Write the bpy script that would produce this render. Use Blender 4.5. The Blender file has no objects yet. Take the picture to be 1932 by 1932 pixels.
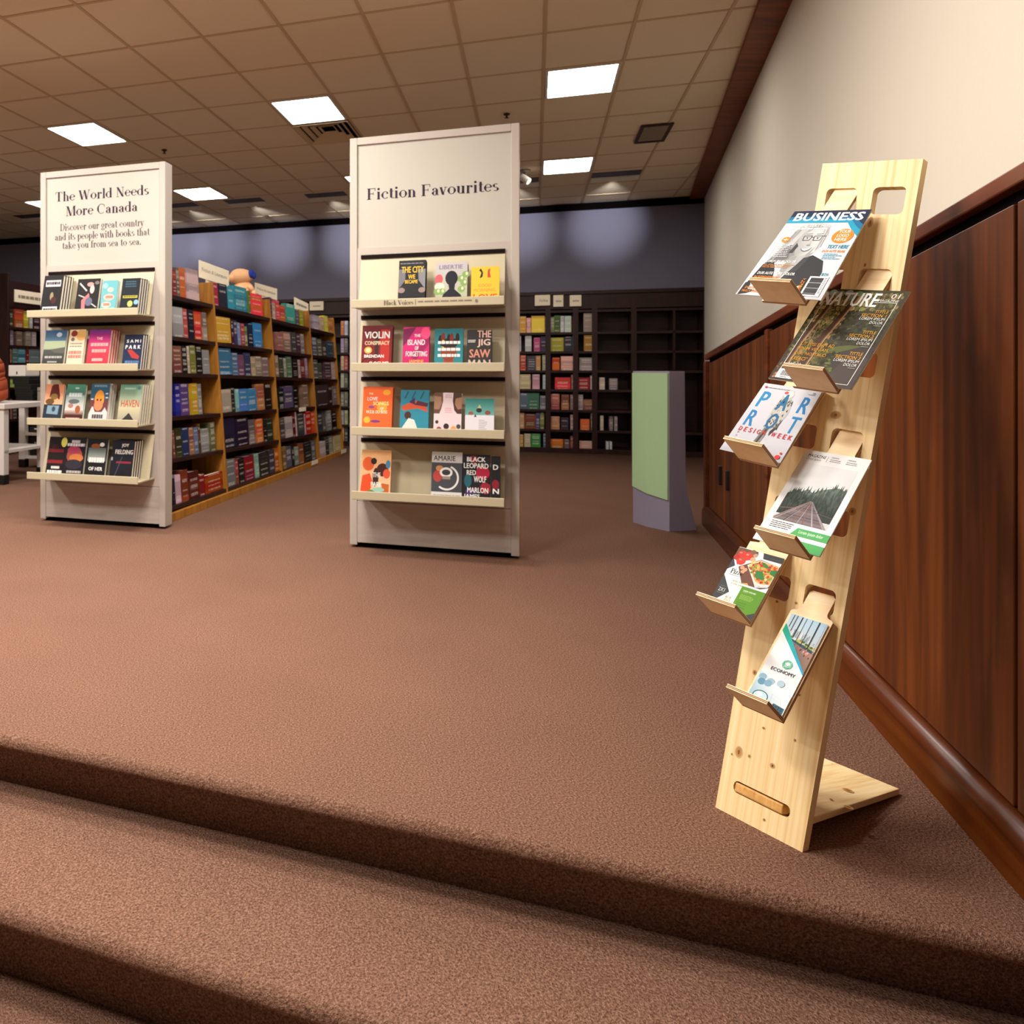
import bpy, math, random
from mathutils import Vector as V, Matrix
from mathutils.geometry import tessellate_polygon
RND = random.Random(7)
C = bpy.context.scene.collection
S = bpy.context.scene
# ------------------------------------------------------------------ camera, world, exposure
F, CX, CY, EYE = 1500.0, 500.0, 695.0, 1.03
cam = bpy.data.cameras.new('camera')
cam.sensor_fit = 'HORIZONTAL'; cam.sensor_width = 36.0
cam.lens = F / 1932 * 36
cam.shift_x = (966 - CX) / 1932
cam.shift_y = (CY - 966) / 1932
cam.clip_start = 0.05
cam.dof.use_dof = True; cam.dof.focus_distance = 1.75; cam.dof.aperture_fstop = 8.0
co = bpy.data.objects.new('camera', cam); C.objects.link(co)
co.location = (0, 0, EYE); co.rotation_euler = (math.pi / 2, 0, 0)
S.camera = co
w = bpy.data.worlds.new('world'); S.world = w; w.use_nodes = True
w.node_tree.nodes['Background'].inputs[0].default_value = (1.0, 0.9, 0.8, 1)
w.node_tree.nodes['Background'].inputs[1].default_value = 0.15
S.view_settings.view_transform = 'Standard'; S.view_settings.look = 'None'
S.view_settings.gamma = 1.0; S.view_settings.use_curve_mapping = False
S.view_settings.exposure = 0.1
TROFFER = 88.0      # emission of the ceiling light panels near the steps
TROFFER_FAR = 27.0  # and of those over the back of the shop
WASH = 80.0         # watts of each wall washer lamp

TH = math.radians(18.73)
U = V((math.cos(TH), -math.sin(TH), 0)); Wd = V((math.sin(TH), math.cos(TH), 0)); Z = V((0, 0, 1))
HC = EYE + 1.99     # ceiling height
def uw(u, w_, z=0.0): return U * u + Wd * w_ + Z * z
def ray(px, py): return V(((px - CX) / F, 1.0, (CY - py) / F))
EYEP = V((0, 0, EYE))
def floorpt(px, py, z=0.0):
    r = ray(px, py); return EYEP + r * ((z - EYE) / r.z)
def hit(px, py, p, n):
    r = ray(px, py); return EYEP + r * ((p - EYEP).dot(n) / r.dot(n))
# ------------------------------------------------------------------ colours and materials
def lin(c):
    if isinstance(c, str):
        if len(c) == 3: c = ''.join(k * 2 for k in c)
        c = tuple(int(c[i:i + 2], 16) / 255 for i in (0, 2, 4))
    return tuple((x / 12.92 if x <= 0.04045 else ((x + 0.055) / 1.055) ** 2.4) for x in c)
M = {}
def newmat(name):
    m = bpy.data.materials.new(name); m.use_nodes = True; M[name] = m
    nt = m.node_tree; b = nt.nodes['Principled BSDF']
    return m, nt, b
def nd(nt, t, **k):
    n = nt.nodes.new(t)
    for a, v in k.items(): setattr(n, a, v)
    return n
def plain(name, col, rough=0.5, spec=0.3, bump=0.0, bscale=80.0, metal=0.0):
    m, nt, b = newmat(name)
    b.inputs['Base Color'].default_value = (*lin(col), 1); b.inputs['Roughness'].default_value = rough
    b.inputs['Specular IOR Level'].default_value = spec; b.inputs['Metallic'].default_value = metal
    if bump:
        tc = nd(nt, 'ShaderNodeTexCoord'); no = nd(nt, 'ShaderNodeTexNoise'); bp = nd(nt, 'ShaderNodeBump')
        no.inputs['Scale'].default_value = bscale; no.inputs['Detail'].default_value = 4
        bp.inputs['Strength'].default_value = bump; bp.inputs['Distance'].default_value = 0.004
        nt.links.new(tc.outputs['Object'], no.inputs['Vector']); nt.links.new(no.outputs['Fac'], bp.inputs['Height'])
        nt.links.new(bp.outputs['Normal'], b.inputs['Normal'])
    return m
def wood(name, c0, c1, c2, scale=(30, 30, 1.5), rough=0.45, spec=0.35, dist=1.5, bands=0.0):
    m, nt, b = newmat(name); L = nt.links.new
    tc = nd(nt, 'ShaderNodeTexCoord'); mp = nd(nt, 'ShaderNodeMapping'); no = nd(nt, 'ShaderNodeTexNoise')
    mp.inputs['Scale'].default_value = scale
    no.inputs['Scale'].default_value = 1.0; no.inputs['Detail'].default_value = 6; no.inputs['Distortion'].default_value = dist
    cr = nd(nt, 'ShaderNodeValToRGB'); e = cr.color_ramp.elements
    e[0].position = 0.3; e[0].color = (*lin(c0), 1); e[1].position = 0.72; e[1].color = (*lin(c2), 1)
    k = cr.color_ramp.elements.new(0.5); k.color = (*lin(c1), 1)
    L(tc.outputs['Object'], mp.inputs['Vector']); L(mp.outputs['Vector'], no.inputs['Vector']); L(no.outputs['Fac'], cr.inputs['Fac'])
    src = cr.outputs['Color']
    if bands:
        mp2 = nd(nt, 'ShaderNodeMapping'); mp2.inputs['Scale'].default_value = (scale[0] * 0.22, scale[1] * 0.22, scale[2] * 0.22)
        n2 = nd(nt, 'ShaderNodeTexNoise'); n2.inputs['Scale'].default_value = 1.0; n2.inputs['Detail'].default_value = 2
        mx = nd(nt, 'ShaderNodeMix', data_type='RGBA', blend_type='MULTIPLY'); mx.inputs['Factor'].default_value = bands
        c3 = nd(nt, 'ShaderNodeValToRGB'); c3.color_ramp.elements[0].position = 0.35; c3.color_ramp.elements[1].position = 0.65
        c3.color_ramp.elements[0].color = (0.3, 0.22, 0.16, 1)
        L(tc.outputs['Object'], mp2.inputs['Vector']); L(mp2.outputs['Vector'], n2.inputs['Vector']); L(n2.outputs['Fac'], c3.inputs['Fac'])
        L(src, mx.inputs[6]); L(c3.outputs['Color'], mx.inputs[7]); src = mx.outputs[2]
    L(src, b.inputs['Base Color'])
    b.inputs['Roughness'].default_value = rough; b.inputs['Specular IOR Level'].default_value = spec
    return m
wood('pine', 'd9b57e', 'e8cc98', 'eed6a9', (110, .6, .7), 0.5, 0.25, 0.25)
wood('pine_flat', 'd9b57e', 'e8cc98', 'eed6a9', (90, 1.2, 60), 0.5, 0.25, 0.3)
wood('pine_end', 'b98546', 'cd9a58', 'daa968', (60, 60, 8), 0.6, 0.2, 2.0)
wood('birch_ply', 'dcb98a', 'e9cba0', 'f1d9b4', (9, 9, 30), 0.5, 0.25, 1.0)
wood('oak', '8f5c1c', 'a46c24', 'b67c30', (14, 14, 1.5), 0.5, 0.3)
wood('shelf_wood', '22100d', '2e1713', '3c1f19', (2, 30, 30), 0.4, 0.3)
wood('dark_case', '1a0806', '260d0a', '32120d', (14, 14, 2), 0.45, 0.3)
wood('wainscot_wood', '46200a', '61300f', '7a4017', (13, 13, 0.8), 0.42, 0.2, 1.0, 0.6)
wood('wainscot_rail', '461c0b', '592811', '6c3418', (1.0, 14, 14), 0.4, 0.25, 1.0)
wood('baseboard_wood', '3c1705', '562607', '703b0f', (0.8, 16, 16), 0.32, 0.35, 1.0)
wood('beam_wood', '5e2806', '783808', '8c4610', (1, 12, 12), 0.5, 0.3)
wood('whitewash', 'a69b92', 'b0a59c', 'b8aea5', (3, 18, 18), 0.5, 0.25, 0.8)
plain('frame_paint', 'b2a79d', 0.5, 0.25)
plain('sign_white', 'b4aea3', 0.55, 0.2)
plain('tray_cream', 'b5a98d', 0.45, 0.3)
plain('slot_black', '150805', 0.7, 0.1)
plain('ply_dark', '6e4a34', 0.7, 0.1)
plain('ply_light', 'c9a683', 0.6, 0.15)
plain('blue_wall', '676575', 0.75, 0.15, 0.05, 40)
plain('cream_wall', 'c8c0b1', 0.8, 0.1, 0.08, 60)
plain('flat_black', '070404', 0.9, 0.03)
plain('bar_paint', 'c4ac8c', 0.6, 0.2)
plain('white_metal', 'd8d4cc', 0.4, 0.4)
plain('grey_metal', '8d8172', 0.4, 0.4)
plain('dark_gap', '241a16', 0.8, 0.05)
plain('kiosk_green', 'a9c79a', 0.35, 0.4)
plain('kiosk_lavender', '8d8699', 0.45, 0.35)
plain('white_laminate', 'd5cdc6', 0.4, 0.35)
plain('black_plastic', '141312', 0.4, 0.4)
plain('terracotta', 'a24a2c', 0.8, 0.15, 0.3, 90)
plain('plush', 'e4b184', 0.95, 0.05, 0.6, 200)
plain('plush_blue', '2a3a8e', 0.9, 0.05)
plain('paper', 'e4dccb', 0.8, 0.1)
plain('sign_card', 'e9dcc2', 0.6, 0.2)
plain('sprinkler_metal', '3a2318', 0.5, 0.4)
plain('mag_paper', 'd4d4d6', 0.6, 0.2)
plain('knot_wood', 'b5763c', 0.5, 0.2)
plain('knot_core', '7a4a24', 0.6, 0.15)
def m_carpet():
    m, nt, b = newmat('carpet'); L = nt.links.new
    tc = nd(nt, 'ShaderNodeTexCoord')
    a = nd(nt, 'ShaderNodeTexNoise'); a.inputs['Scale'].default_value = 190; a.inputs['Detail'].default_value = 3; a.inputs['Roughness'].default_value = 0.7
    c = nd(nt, 'ShaderNodeTexNoise'); c.inputs['Scale'].default_value = 2.2; c.inputs['Detail'].default_value = 2
    r = nd(nt, 'ShaderNodeValToRGB'); e = r.color_ramp.elements
    e[0].position = 0.30; e[0].color = (*lin('563a2d'), 1); e[1].position = 0.72; e[1].color = (*lin('a98672'), 1)
    k = r.color_ramp.elements.new(0.5); k.color = (*lin('84604f'), 1)
    mx = nd(nt, 'ShaderNodeMix', data_type='RGBA', blend_type='MULTIPLY'); mx.inputs['Factor'].default_value = 0.35
    L(tc.outputs['Object'], a.inputs['Vector']); L(tc.outputs['Object'], c.inputs['Vector'])
    L(a.outputs['Fac'], r.inputs['Fac']); L(r.outputs['Color'], mx.inputs[6]); L(c.outputs['Fac'], mx.inputs[7])
    mu = nd(nt, 'ShaderNodeMix', data_type='RGBA', blend_type='MIX'); mu.inputs['Factor'].default_value = 0.5
    L(r.outputs['Color'], mu.inputs[6]); L(mx.outputs[2], mu.inputs[7]); L(mu.outputs[2], b.inputs['Base Color'])
    bp = nd(nt, 'ShaderNodeBump'); bp.inputs['Strength'].default_value = 0.9; bp.inputs['Distance'].default_value = 0.006
    L(a.outputs['Fac'], bp.inputs['Height']); L(bp.outputs['Normal'], b.inputs['Normal'])
    b.inputs['Roughness'].default_value = 0.95; b.inputs['Specular IOR Level'].default_value = 0.05
m_carpet()
plain('ceiling_tile', 'e2d2b8', 0.85, 0.05, 0.35, 160)
def m_print(name, rough):
    m, nt, b = newmat(name); a = nd(nt, 'ShaderNodeVertexColor', layer_name='Col')
    ink = nd(nt, 'ShaderNodeMix', data_type='RGBA', blend_type='MULTIPLY'); ink.inputs['Factor'].default_value = 1; ink.inputs[7].default_value = (.74, .74, .74, 1)   # printed stock is no brighter than about 0.74
    nt.links.new(a.outputs['Color'], ink.inputs[6]); nt.links.new(ink.outputs[2], b.inputs['Base Color']); b.inputs['Roughness'].default_value = rough; b.inputs['Specular IOR Level'].default_value = 0.2
m_print('print', 0.6); m_print('matte_print', 0.7)
def m_book():
    m, nt, b = newmat('book_cover'); L = nt.links.new
    oi = nd(nt, 'ShaderNodeObjectInfo'); tc = nd(nt, 'ShaderNodeTexCoord'); sp = nd(nt, 'ShaderNodeSeparateXYZ')
    L(tc.outputs['Generated'], sp.inputs[0])
    def math_(op, a, c=None):
        n = nd(nt, 'ShaderNodeMath', operation=op)
        for k, v in enumerate((a, c)):
            if v is None: continue
            if isinstance(v, (int, float)): n.inputs[k].default_value = v
            else: L(v, n.inputs[k])
        return n.outputs[0]
    wv = math_('MULTIPLY', oi.outputs['Random'], 71.0)
    def bands(scale, lo, hi, off):        # print that runs in rows across the cover
        cm = nd(nt, 'ShaderNodeCombineXYZ'); L(math_('ADD', math_('MULTIPLY', sp.outputs['Z'], scale), off), cm.inputs[0]); L(wv, cm.inputs[1])
        n = nd(nt, 'ShaderNodeTexNoise'); n.inputs['Scale'].default_value = 1.0; n.inputs['Detail'].default_value = 0
        L(cm.outputs[0], n.inputs['Vector'])
        r = nd(nt, 'ShaderNodeMapRange'); r.inputs['From Min'].default_value = lo; r.inputs['From Max'].default_value = hi; L(n.outputs['Fac'], r.inputs['Value']); return r.outputs[0]
    mask = math_('MULTIPLY', math_('GREATER_THAN', sp.outputs['X'], .16), math_('LESS_THAN', sp.outputs['X'], .84))
    letters = nd(nt, 'ShaderNodeTexNoise'); letters.inputs['Scale'].default_value = 1.0; letters.inputs['Detail'].default_value = 0
    mp = nd(nt, 'ShaderNodeMapping'); mp.inputs['Scale'].default_value = (15, 1, 30); L(tc.outputs['Generated'], mp.inputs['Vector']); L(mp.outputs['Vector'], letters.inputs['Vector'])
    title = math_('MULTIPLY', math_('MULTIPLY', bands(9, .56, .60, 0), mask), math_('GREATER_THAN', letters.outputs['Fac'], .44))
    hs = nd(nt, 'ShaderNodeHueSaturation'); L(oi.outputs['Color'], hs.inputs['Color'])
    L(math_('ADD', math_('MULTIPLY', math_('FRACT', wv), .06), .47), hs.inputs['Hue']); L(math_('ADD', math_('MULTIPLY', math_('FRACT', math_('MULTIPLY', wv, 3.7)), 1.1), .45), hs.inputs['Value'])
    m1 = nd(nt, 'ShaderNodeMix', data_type='RGBA'); L(bands(2.2, .46, .54, 9.0), m1.inputs['Factor']); L(oi.outputs['Color'], m1.inputs[6]); L(hs.outputs['Color'], m1.inputs[7])
    m2 = nd(nt, 'ShaderNodeMix', data_type='RGBA', blend_type='SCREEN'); L(math_('MULTIPLY', title, .6), m2.inputs['Factor']); L(m1.outputs[2], m2.inputs[6]); m2.inputs[7].default_value = (.55, .5, .44, 1)
    L(m2.outputs[2], b.inputs['Base Color']); b.inputs['Roughness'].default_value = 0.4; b.inputs['Specular IOR Level'].default_value = 0.3
m_book()
def m_emit(name, col, st):
    m, nt, b = newmat(name); b.inputs['Base Color'].default_value = (0.8, 0.8, 0.8, 1)
    b.inputs['Emission Color'].default_value = (*col, 1); b.inputs['Emission Strength'].default_value = st
m_emit('light_panel', (1.0, 0.95, 0.88), TROFFER); m_emit('light_panel_far', (1.0, 0.95, 0.88), TROFFER_FAR)
# ------------------------------------------------------------------ mesh builder and tagging
class MB:
    def __init__(s): s.v = []; s.f = []; s.mi = []; s.col = []; s.hascol = False
    def face(s, pts, mi=0, col=None):
        i = len(s.v); s.v += [tuple(p) for p in pts]; s.f.append(tuple(range(i, i + len(pts)))); s.mi.append(mi); s.col.append(col)
    def hexa(s, b, t, mi=0, mit=None):      # bottom loop, top loop, both the same order
        i = len(s.v); n = len(b); s.v += [tuple(p) for p in b] + [tuple(p) for p in t]
        s.f.append(tuple(range(i + n - 1, i - 1, -1))); s.mi.append(mi); s.col.append(None)
        s.f.append(tuple(range(i + n, i + 2 * n))); s.mi.append(mi if mit is None else mit); s.col.append(None)
        for k in range(n):
            j = (k + 1) % n
            s.f.append((i + k, i + j, i + n + j, i + n + k)); s.mi.append(mi); s.col.append(None)
        return s
    def box(s, x0, x1, y0, y1, z0, z1, mi=0):
        return s.hexa([(x0, y0, z0), (x1, y0, z0), (x1, y1, z0), (x0, y1, z0)], [(x0, y0, z1), (x1, y0, z1), (x1, y1, z1), (x0, y1, z1)], mi)
    def prism(s, pts, d, mi=0):
        pts = [V(p) for p in pts]; d = V(d); return s.hexa(pts, [p + d for p in pts], mi)
    def ell(s, c, r, n=16, k=10, mi=0, warp=None):
        i = len(s.v)
        for a in range(k + 1):
            ph = math.pi * a / k
            for b in range(n):
                t = 2 * math.pi * b / n
                p = V((math.sin(ph) * math.cos(t), math.sin(ph) * math.sin(t), math.cos(ph)))
                if warp: p = warp(p)
                s.v.append((c[0] + r[0] * p.x, c[1] + r[1] * p.y, c[2] + r[2] * p.z))
        for a in range(k):
            for b in range(n):
                q = (b + 1) % n
                s.f.append((i + a * n + b, i + (a + 1) * n + b, i + (a + 1) * n + q, i + a * n + q)); s.mi.append(mi); s.col.append(None)
        return s
    def tube(s, path, r, n=8, mi=0):
        path = [V(p) for p in path]; rings = []
        for i, p in enumerate(path):
            d = (path[min(i + 1, len(path) - 1)] - path[max(i - 1, 0)]).normalized()
            a = d.orthogonal().normalized(); b = d.cross(a)
            rings.append([p + (a * math.cos(2 * math.pi * k / n) + b * math.sin(2 * math.pi * k / n)) * r for k in range(n)])
        for i in range(len(rings) - 1): s.hexa(rings[i], rings[i + 1], mi)
        return s
    def mesh(s, name, mats):
        me = bpy.data.meshes.new(name); me.from_pydata(s.v, [], s.f)
        for m in (mats if isinstance(mats, (list, tuple)) else [mats]): me.materials.append(M[m])
        me.polygons.foreach_set('material_index', s.mi)
        if any(c is not None for c in s.col):
            at = me.color_attributes.new('Col', 'FLOAT_COLOR', 'CORNER'); k = 0
            buf = []
            for f, c in zip(s.f, s.col):
                if c is None: c = (1, 1, 1)
                if isinstance(c, list):
                    for q in c: buf += [*q, 1.0]
                else: buf += [*c, 1.0] * len(f)
            at.data.foreach_set('color', buf)
        me.update()
        return me
    def build(s, name, mats, parent=None, smooth=False, bevel=0.0, recalc=True, seg=2):
        me = s.mesh(name, mats)
        if recalc:
            import bmesh
            bm = bmesh.new(); bm.from_mesh(me); bmesh.ops.recalc_face_normals(bm, faces=bm.faces); bm.to_mesh(me); bm.free()
        if smooth:
            for p in me.polygons: p.use_smooth = True
        o = bpy.data.objects.new(name, me); C.objects.link(o)
        if parent is not None: o.parent = parent
        if bevel:
            b = o.modifiers.new('bevel', 'BEVEL'); b.width = bevel; b.segments = seg; b.limit_method = 'ANGLE'; b.angle_limit = 0.7
        return o
def tag(o, label=None, cat=None, group=None, kind=None):
    if label: o['label'] = label
    if cat: o['category'] = cat
    if group: o['group'] = group
    if kind: o['kind'] = kind
    return o
def thing(name, label, cat, mw, group=None):
    o = bpy.data.objects.new(name, None); o.empty_display_size = 0.1; C.objects.link(o); o.matrix_world = mw
    return tag(o, label, cat, group)
def mat4(o, x, y, z):
    m = Matrix.Identity(4)
    for i, a in enumerate((x, y, z)): m.col[i][:3] = a
    m.col[3][:3] = o
    return m
STORE = lambda o: mat4(o, U, Wd, Z)     # frame of the shop: x right along the far wall, y into the room
ORD = ['first', 'second', 'third', 'fourth', 'fifth', 'sixth', 'seventh', 'eighth', 'ninth', 'tenth', 'eleventh', 'twelfth']
# ------------------------------------------------------------------ lettering
_tcache = {}
_tob = None
def glyphs(txt, bold=0.0):
    global _tob
    k = (txt, bold)
    if k in _tcache: return _tcache[k]
    if _tob is None:
        cu = bpy.data.curves.new('lettering', 'FONT'); cu.resolution_u = 2
        _tob = bpy.data.objects.new('lettering', cu); C.objects.link(_tob)
    _tob.data.body = txt; _tob.data.offset = bold
    dg = bpy.context.evaluated_depsgraph_get(); dg.update()
    ev = _tob.evaluated_get(dg); me = ev.to_mesh()
    vs = [(v.co.x, v.co.y) for v in me.vertices]; fs = [tuple(p.vertices) for p in me.polygons]
    ev.to_mesh_clear()
    _tcache[k] = (vs, fs)
    return vs, fs
T_, H_ = 0.13, 0.036
def _g():
    G = {}
    def v(x, a, b, t=T_): return ('d', x, a, x, b, t)
    def h(a, b, y): return ('d', a, y, b, y, H_)
    d = lambda *a: ('d', *a); a = lambda *q: ('a', *q); o = lambda *q: ('o', *q)
    st = [v(.13, 0, .46), h(.03, .23, 0), h(.04, .13, .45)]; ta = [v(.13, 0, .72), h(.03, .23, 0), h(.04, .13, .71)]
    arch = [a(.25, .29, .125, .16, 0, 165), v(.38, 0, .3), h(.28, .48, 0)]
    G['F'] = (.58, [v(.15, 0, .7), h(.03, .27, .015), h(.03, .52, .685), h(.15, .4, .36), d(.505, .7, .505, .53, .035), d(.4, .44, .4, .28, .035)])
    G['i'] = (.27, st + [o(.13, .63, .075)]); G['c'] = (.45, [a(.25, .23, .17, .215, 45, 320), o(.37, .34, .055)])
    G['t'] = (.31, [v(.14, .06, .62), h(.03, .27, .45), a(.23, .09, .085, .075, 185, 330)]); G['o'] = (.49, [a(.245, .23, .17, .215, 0, 360)])
    G['n'] = (.51, st + arch); G['h'] = (.51, ta + arch)
    G['a'] = (.46, [a(.2, .31, .11, .125, 0, 160), v(.31, .05, .33), a(.2, .13, .11, .12, 30, 330), o(.11, .34, .05), h(.31, .42, .02)])
    G['v'] = (.43, [d(.07, .46, .2, 0, .125), d(.2, 0, .34, .46, .035), h(0, .17, .45), h(.26, .42, .45)])
    G['u'] = (.52, [v(.13, .13, .46), h(.03, .13, .45), a(.25, .15, .12, .14, 180, 360), v(.38, 0, .46), h(.27, .38, .45), h(.38, .48, .015)])
    G['r'] = (.4, st + [a(.27, .28, .12, .16, 70, 160), o(.32, .39, .065)])
    G['e'] = (.45, [a(.235, .23, .165, .215, 8, 322), h(.09, .39, .25)])
    G['s'] = (.38, [a(.19, .335, .105, .105, 40, 270), a(.19, .125, .11, .105, -140, 90)])
    G['T'] = (.6, [v(.3, 0, .7), h(.18, .42, .015), h(.04, .56, .685), d(.055, .7, .055, .53, .035), d(.545, .7, .545, .53, .035)])
    G['W'] = (.9, [d(.1, .7, .28, 0, .14), d(.28, 0, .45, .7, .035), d(.45, .7, .62, 0, .14), d(.62, 0, .8, .7, .035), h(0, .22, .685), h(.7, .9, .685)])
    G['l'] = (.26, ta); G['d'] = (.51, [a(.225, .23, .16, .215, 0, 360), v(.375, 0, .72), h(.28, .375, .71), h(.375, .47, .015)])
    G['N'] = (.64, [d(.12, .7, .51, 0, .15), d(.12, 0, .12, .7, .035), d(.51, 0, .51, .7, .035), h(.02, .22, .015), h(.4, .62, .685), h(.02, .14, .685)])
    G['M'] = (.8, [d(.12, 0, .12, .7, .035), d(.16, .7, .4, 0, .14), d(.4, 0, .62, .7, .035), v(.67, 0, .7), h(.02, .22, .015), h(.55, .79, .015), h(.02, .2, .685), h(.6, .79, .685)])
    G['C'] = (.65, [a(.34, .35, .26, .335, 50, 310), d(.56, .66, .56, .46, .035)])
    G['D'] = (.66, [v(.15, 0, .7), h(.03, .32, .015), h(.03, .32, .685), a(.3, .35, .27, .335, -90, 90)])
    G['g'] = (.46, [a(.21, .29, .14, .165, 0, 360), a(.22, -.08, .16, .1, 0, 360), d(.15, .12, .12, .03, .05), h(.32, .44, .44)])
    G['y'] = (.43, [d(.07, .46, .2, 0, .125), d(.34, .46, .15, -.19, .035), o(.11, -.17, .055), h(0, .17, .45), h(.26, .42, .45)])
    G['p'] = (.5, [v(.13, -.22, .46), h(.03, .23, -.21), h(.04, .13, .45), a(.27, .23, .16, .215, 0, 360)])
    G['w'] = (.62, [d(.07, .46, .19, 0, .12), d(.19, 0, .31, .46, .035), d(.31, .46, .43, 0, .12), d(.43, 0, .54, .46, .035), h(0, .15, .45), h(.47, .61, .45)])
    G['b'] = (.5, [v(.13, 0, .72), h(.04, .13, .71), a(.27, .23, .16, .215, 0, 360)])
    G['k'] = (.51, ta + [d(.18, .2, .36, .46, .035), d(.24, .28, .41, 0, .12), h(.31, .5, .015), h(.28, .44, .45)])
    G['f'] = (.31, [v(.14, 0, .58), h(.03, .26, .015), h(.03, .27, .45), a(.24, .58, .1, .13, 55, 180), o(.3, .66, .055)])
    G['m'] = (.75, st + [a(.25, .29, .125, .16, 0, 165), v(.38, 0, .3), h(.3, .46, 0), a(.5, .29, .125, .16, 0, 165), v(.63, 0, .3), h(.53, .73, 0)])
    G['P'] = (.56, [v(.15, 0, .7), h(.03, .27, .015), h(.03, .3, .685), h(.15, .3, .33), a(.29, .51, .2, .175, -90, 90)])
    G['z'] = (.4, [h(.04, .36, .44), h(.04, .36, .02), d(.33, .46, .09, 0, .1), d(.055, .44, .055, .34, .03), d(.345, .02, .345, .12, .03)])
    G['B'] = (.6, [v(.15, 0, .7), h(.03, .3, .685), h(.15, .32, .36), h(.03, .32, .015), a(.29, .525, .18, .16, -90, 90), a(.3, .185, .21, .17, -90, 90)])
    G['V'] = (.66, [d(.1, .7, .33, 0, .15), d(.33, 0, .56, .7, .035), h(0, .22, .685), h(.45, .66, .685)])
    G['.'] = (.2, [o(.1, .06, .07)]); G['|'] = (.24, [d(.12, -.1, .12, .7, .04)]); G[' '] = (.26, [])
    return G
GLY = _g()
def serif(txt):
    vs, fs, x = [], [], 0.0
    for ch in txt:
        adv, st = GLY[ch]
        for s in st:
            i = len(vs)
            if s[0] == 'd':
                _, x0, y0, x1, y1, t = s; dx, dy = x1 - x0, y1 - y0; l = math.hypot(dx, dy)
                if abs(dy) > abs(dx) * 0.2 and abs(dx) > 1e-6: nx, ny = t / 2, 0       # slanted stem: cut level
                else: nx, ny = -dy / l * t / 2, dx / l * t / 2
                vs += [(x + x0 + nx, y0 + ny), (x + x0 - nx, y0 - ny), (x + x1 - nx, y1 - ny), (x + x1 + nx, y1 + ny)]; fs.append((i, i + 1, i + 2, i + 3))
            elif s[0] == 'o':
                vs += [(x + s[1] + s[3] * math.cos(k * math.pi / 5), s[2] + s[3] * math.sin(k * math.pi / 5)) for k in range(10)]; fs.append(tuple(range(i, i + 10)))
            else:
                _, cx, cy, rx, ry, a0, a1 = s; n = max(6, int(abs(a1 - a0) / 15))
                for k in range(n + 1):
                    a = math.radians(a0 + (a1 - a0) * k / n); c_, s_ = math.cos(a), math.sin(a)
                    t = H_ + (T_ - H_) * abs(c_) ** 1.4
                    for q in (1, -1): vs.append((x + cx + (rx + q * t / 2 * abs(c_) + q * H_ / 2 * (1 - abs(c_))) * c_, cy + (ry + q * H_ / 2) * s_))
                for k in range(n): fs.append((i + 2 * k, i + 2 * k + 1, i + 2 * k + 3, i + 2 * k + 2))
        x += adv
    return vs, fs
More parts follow.
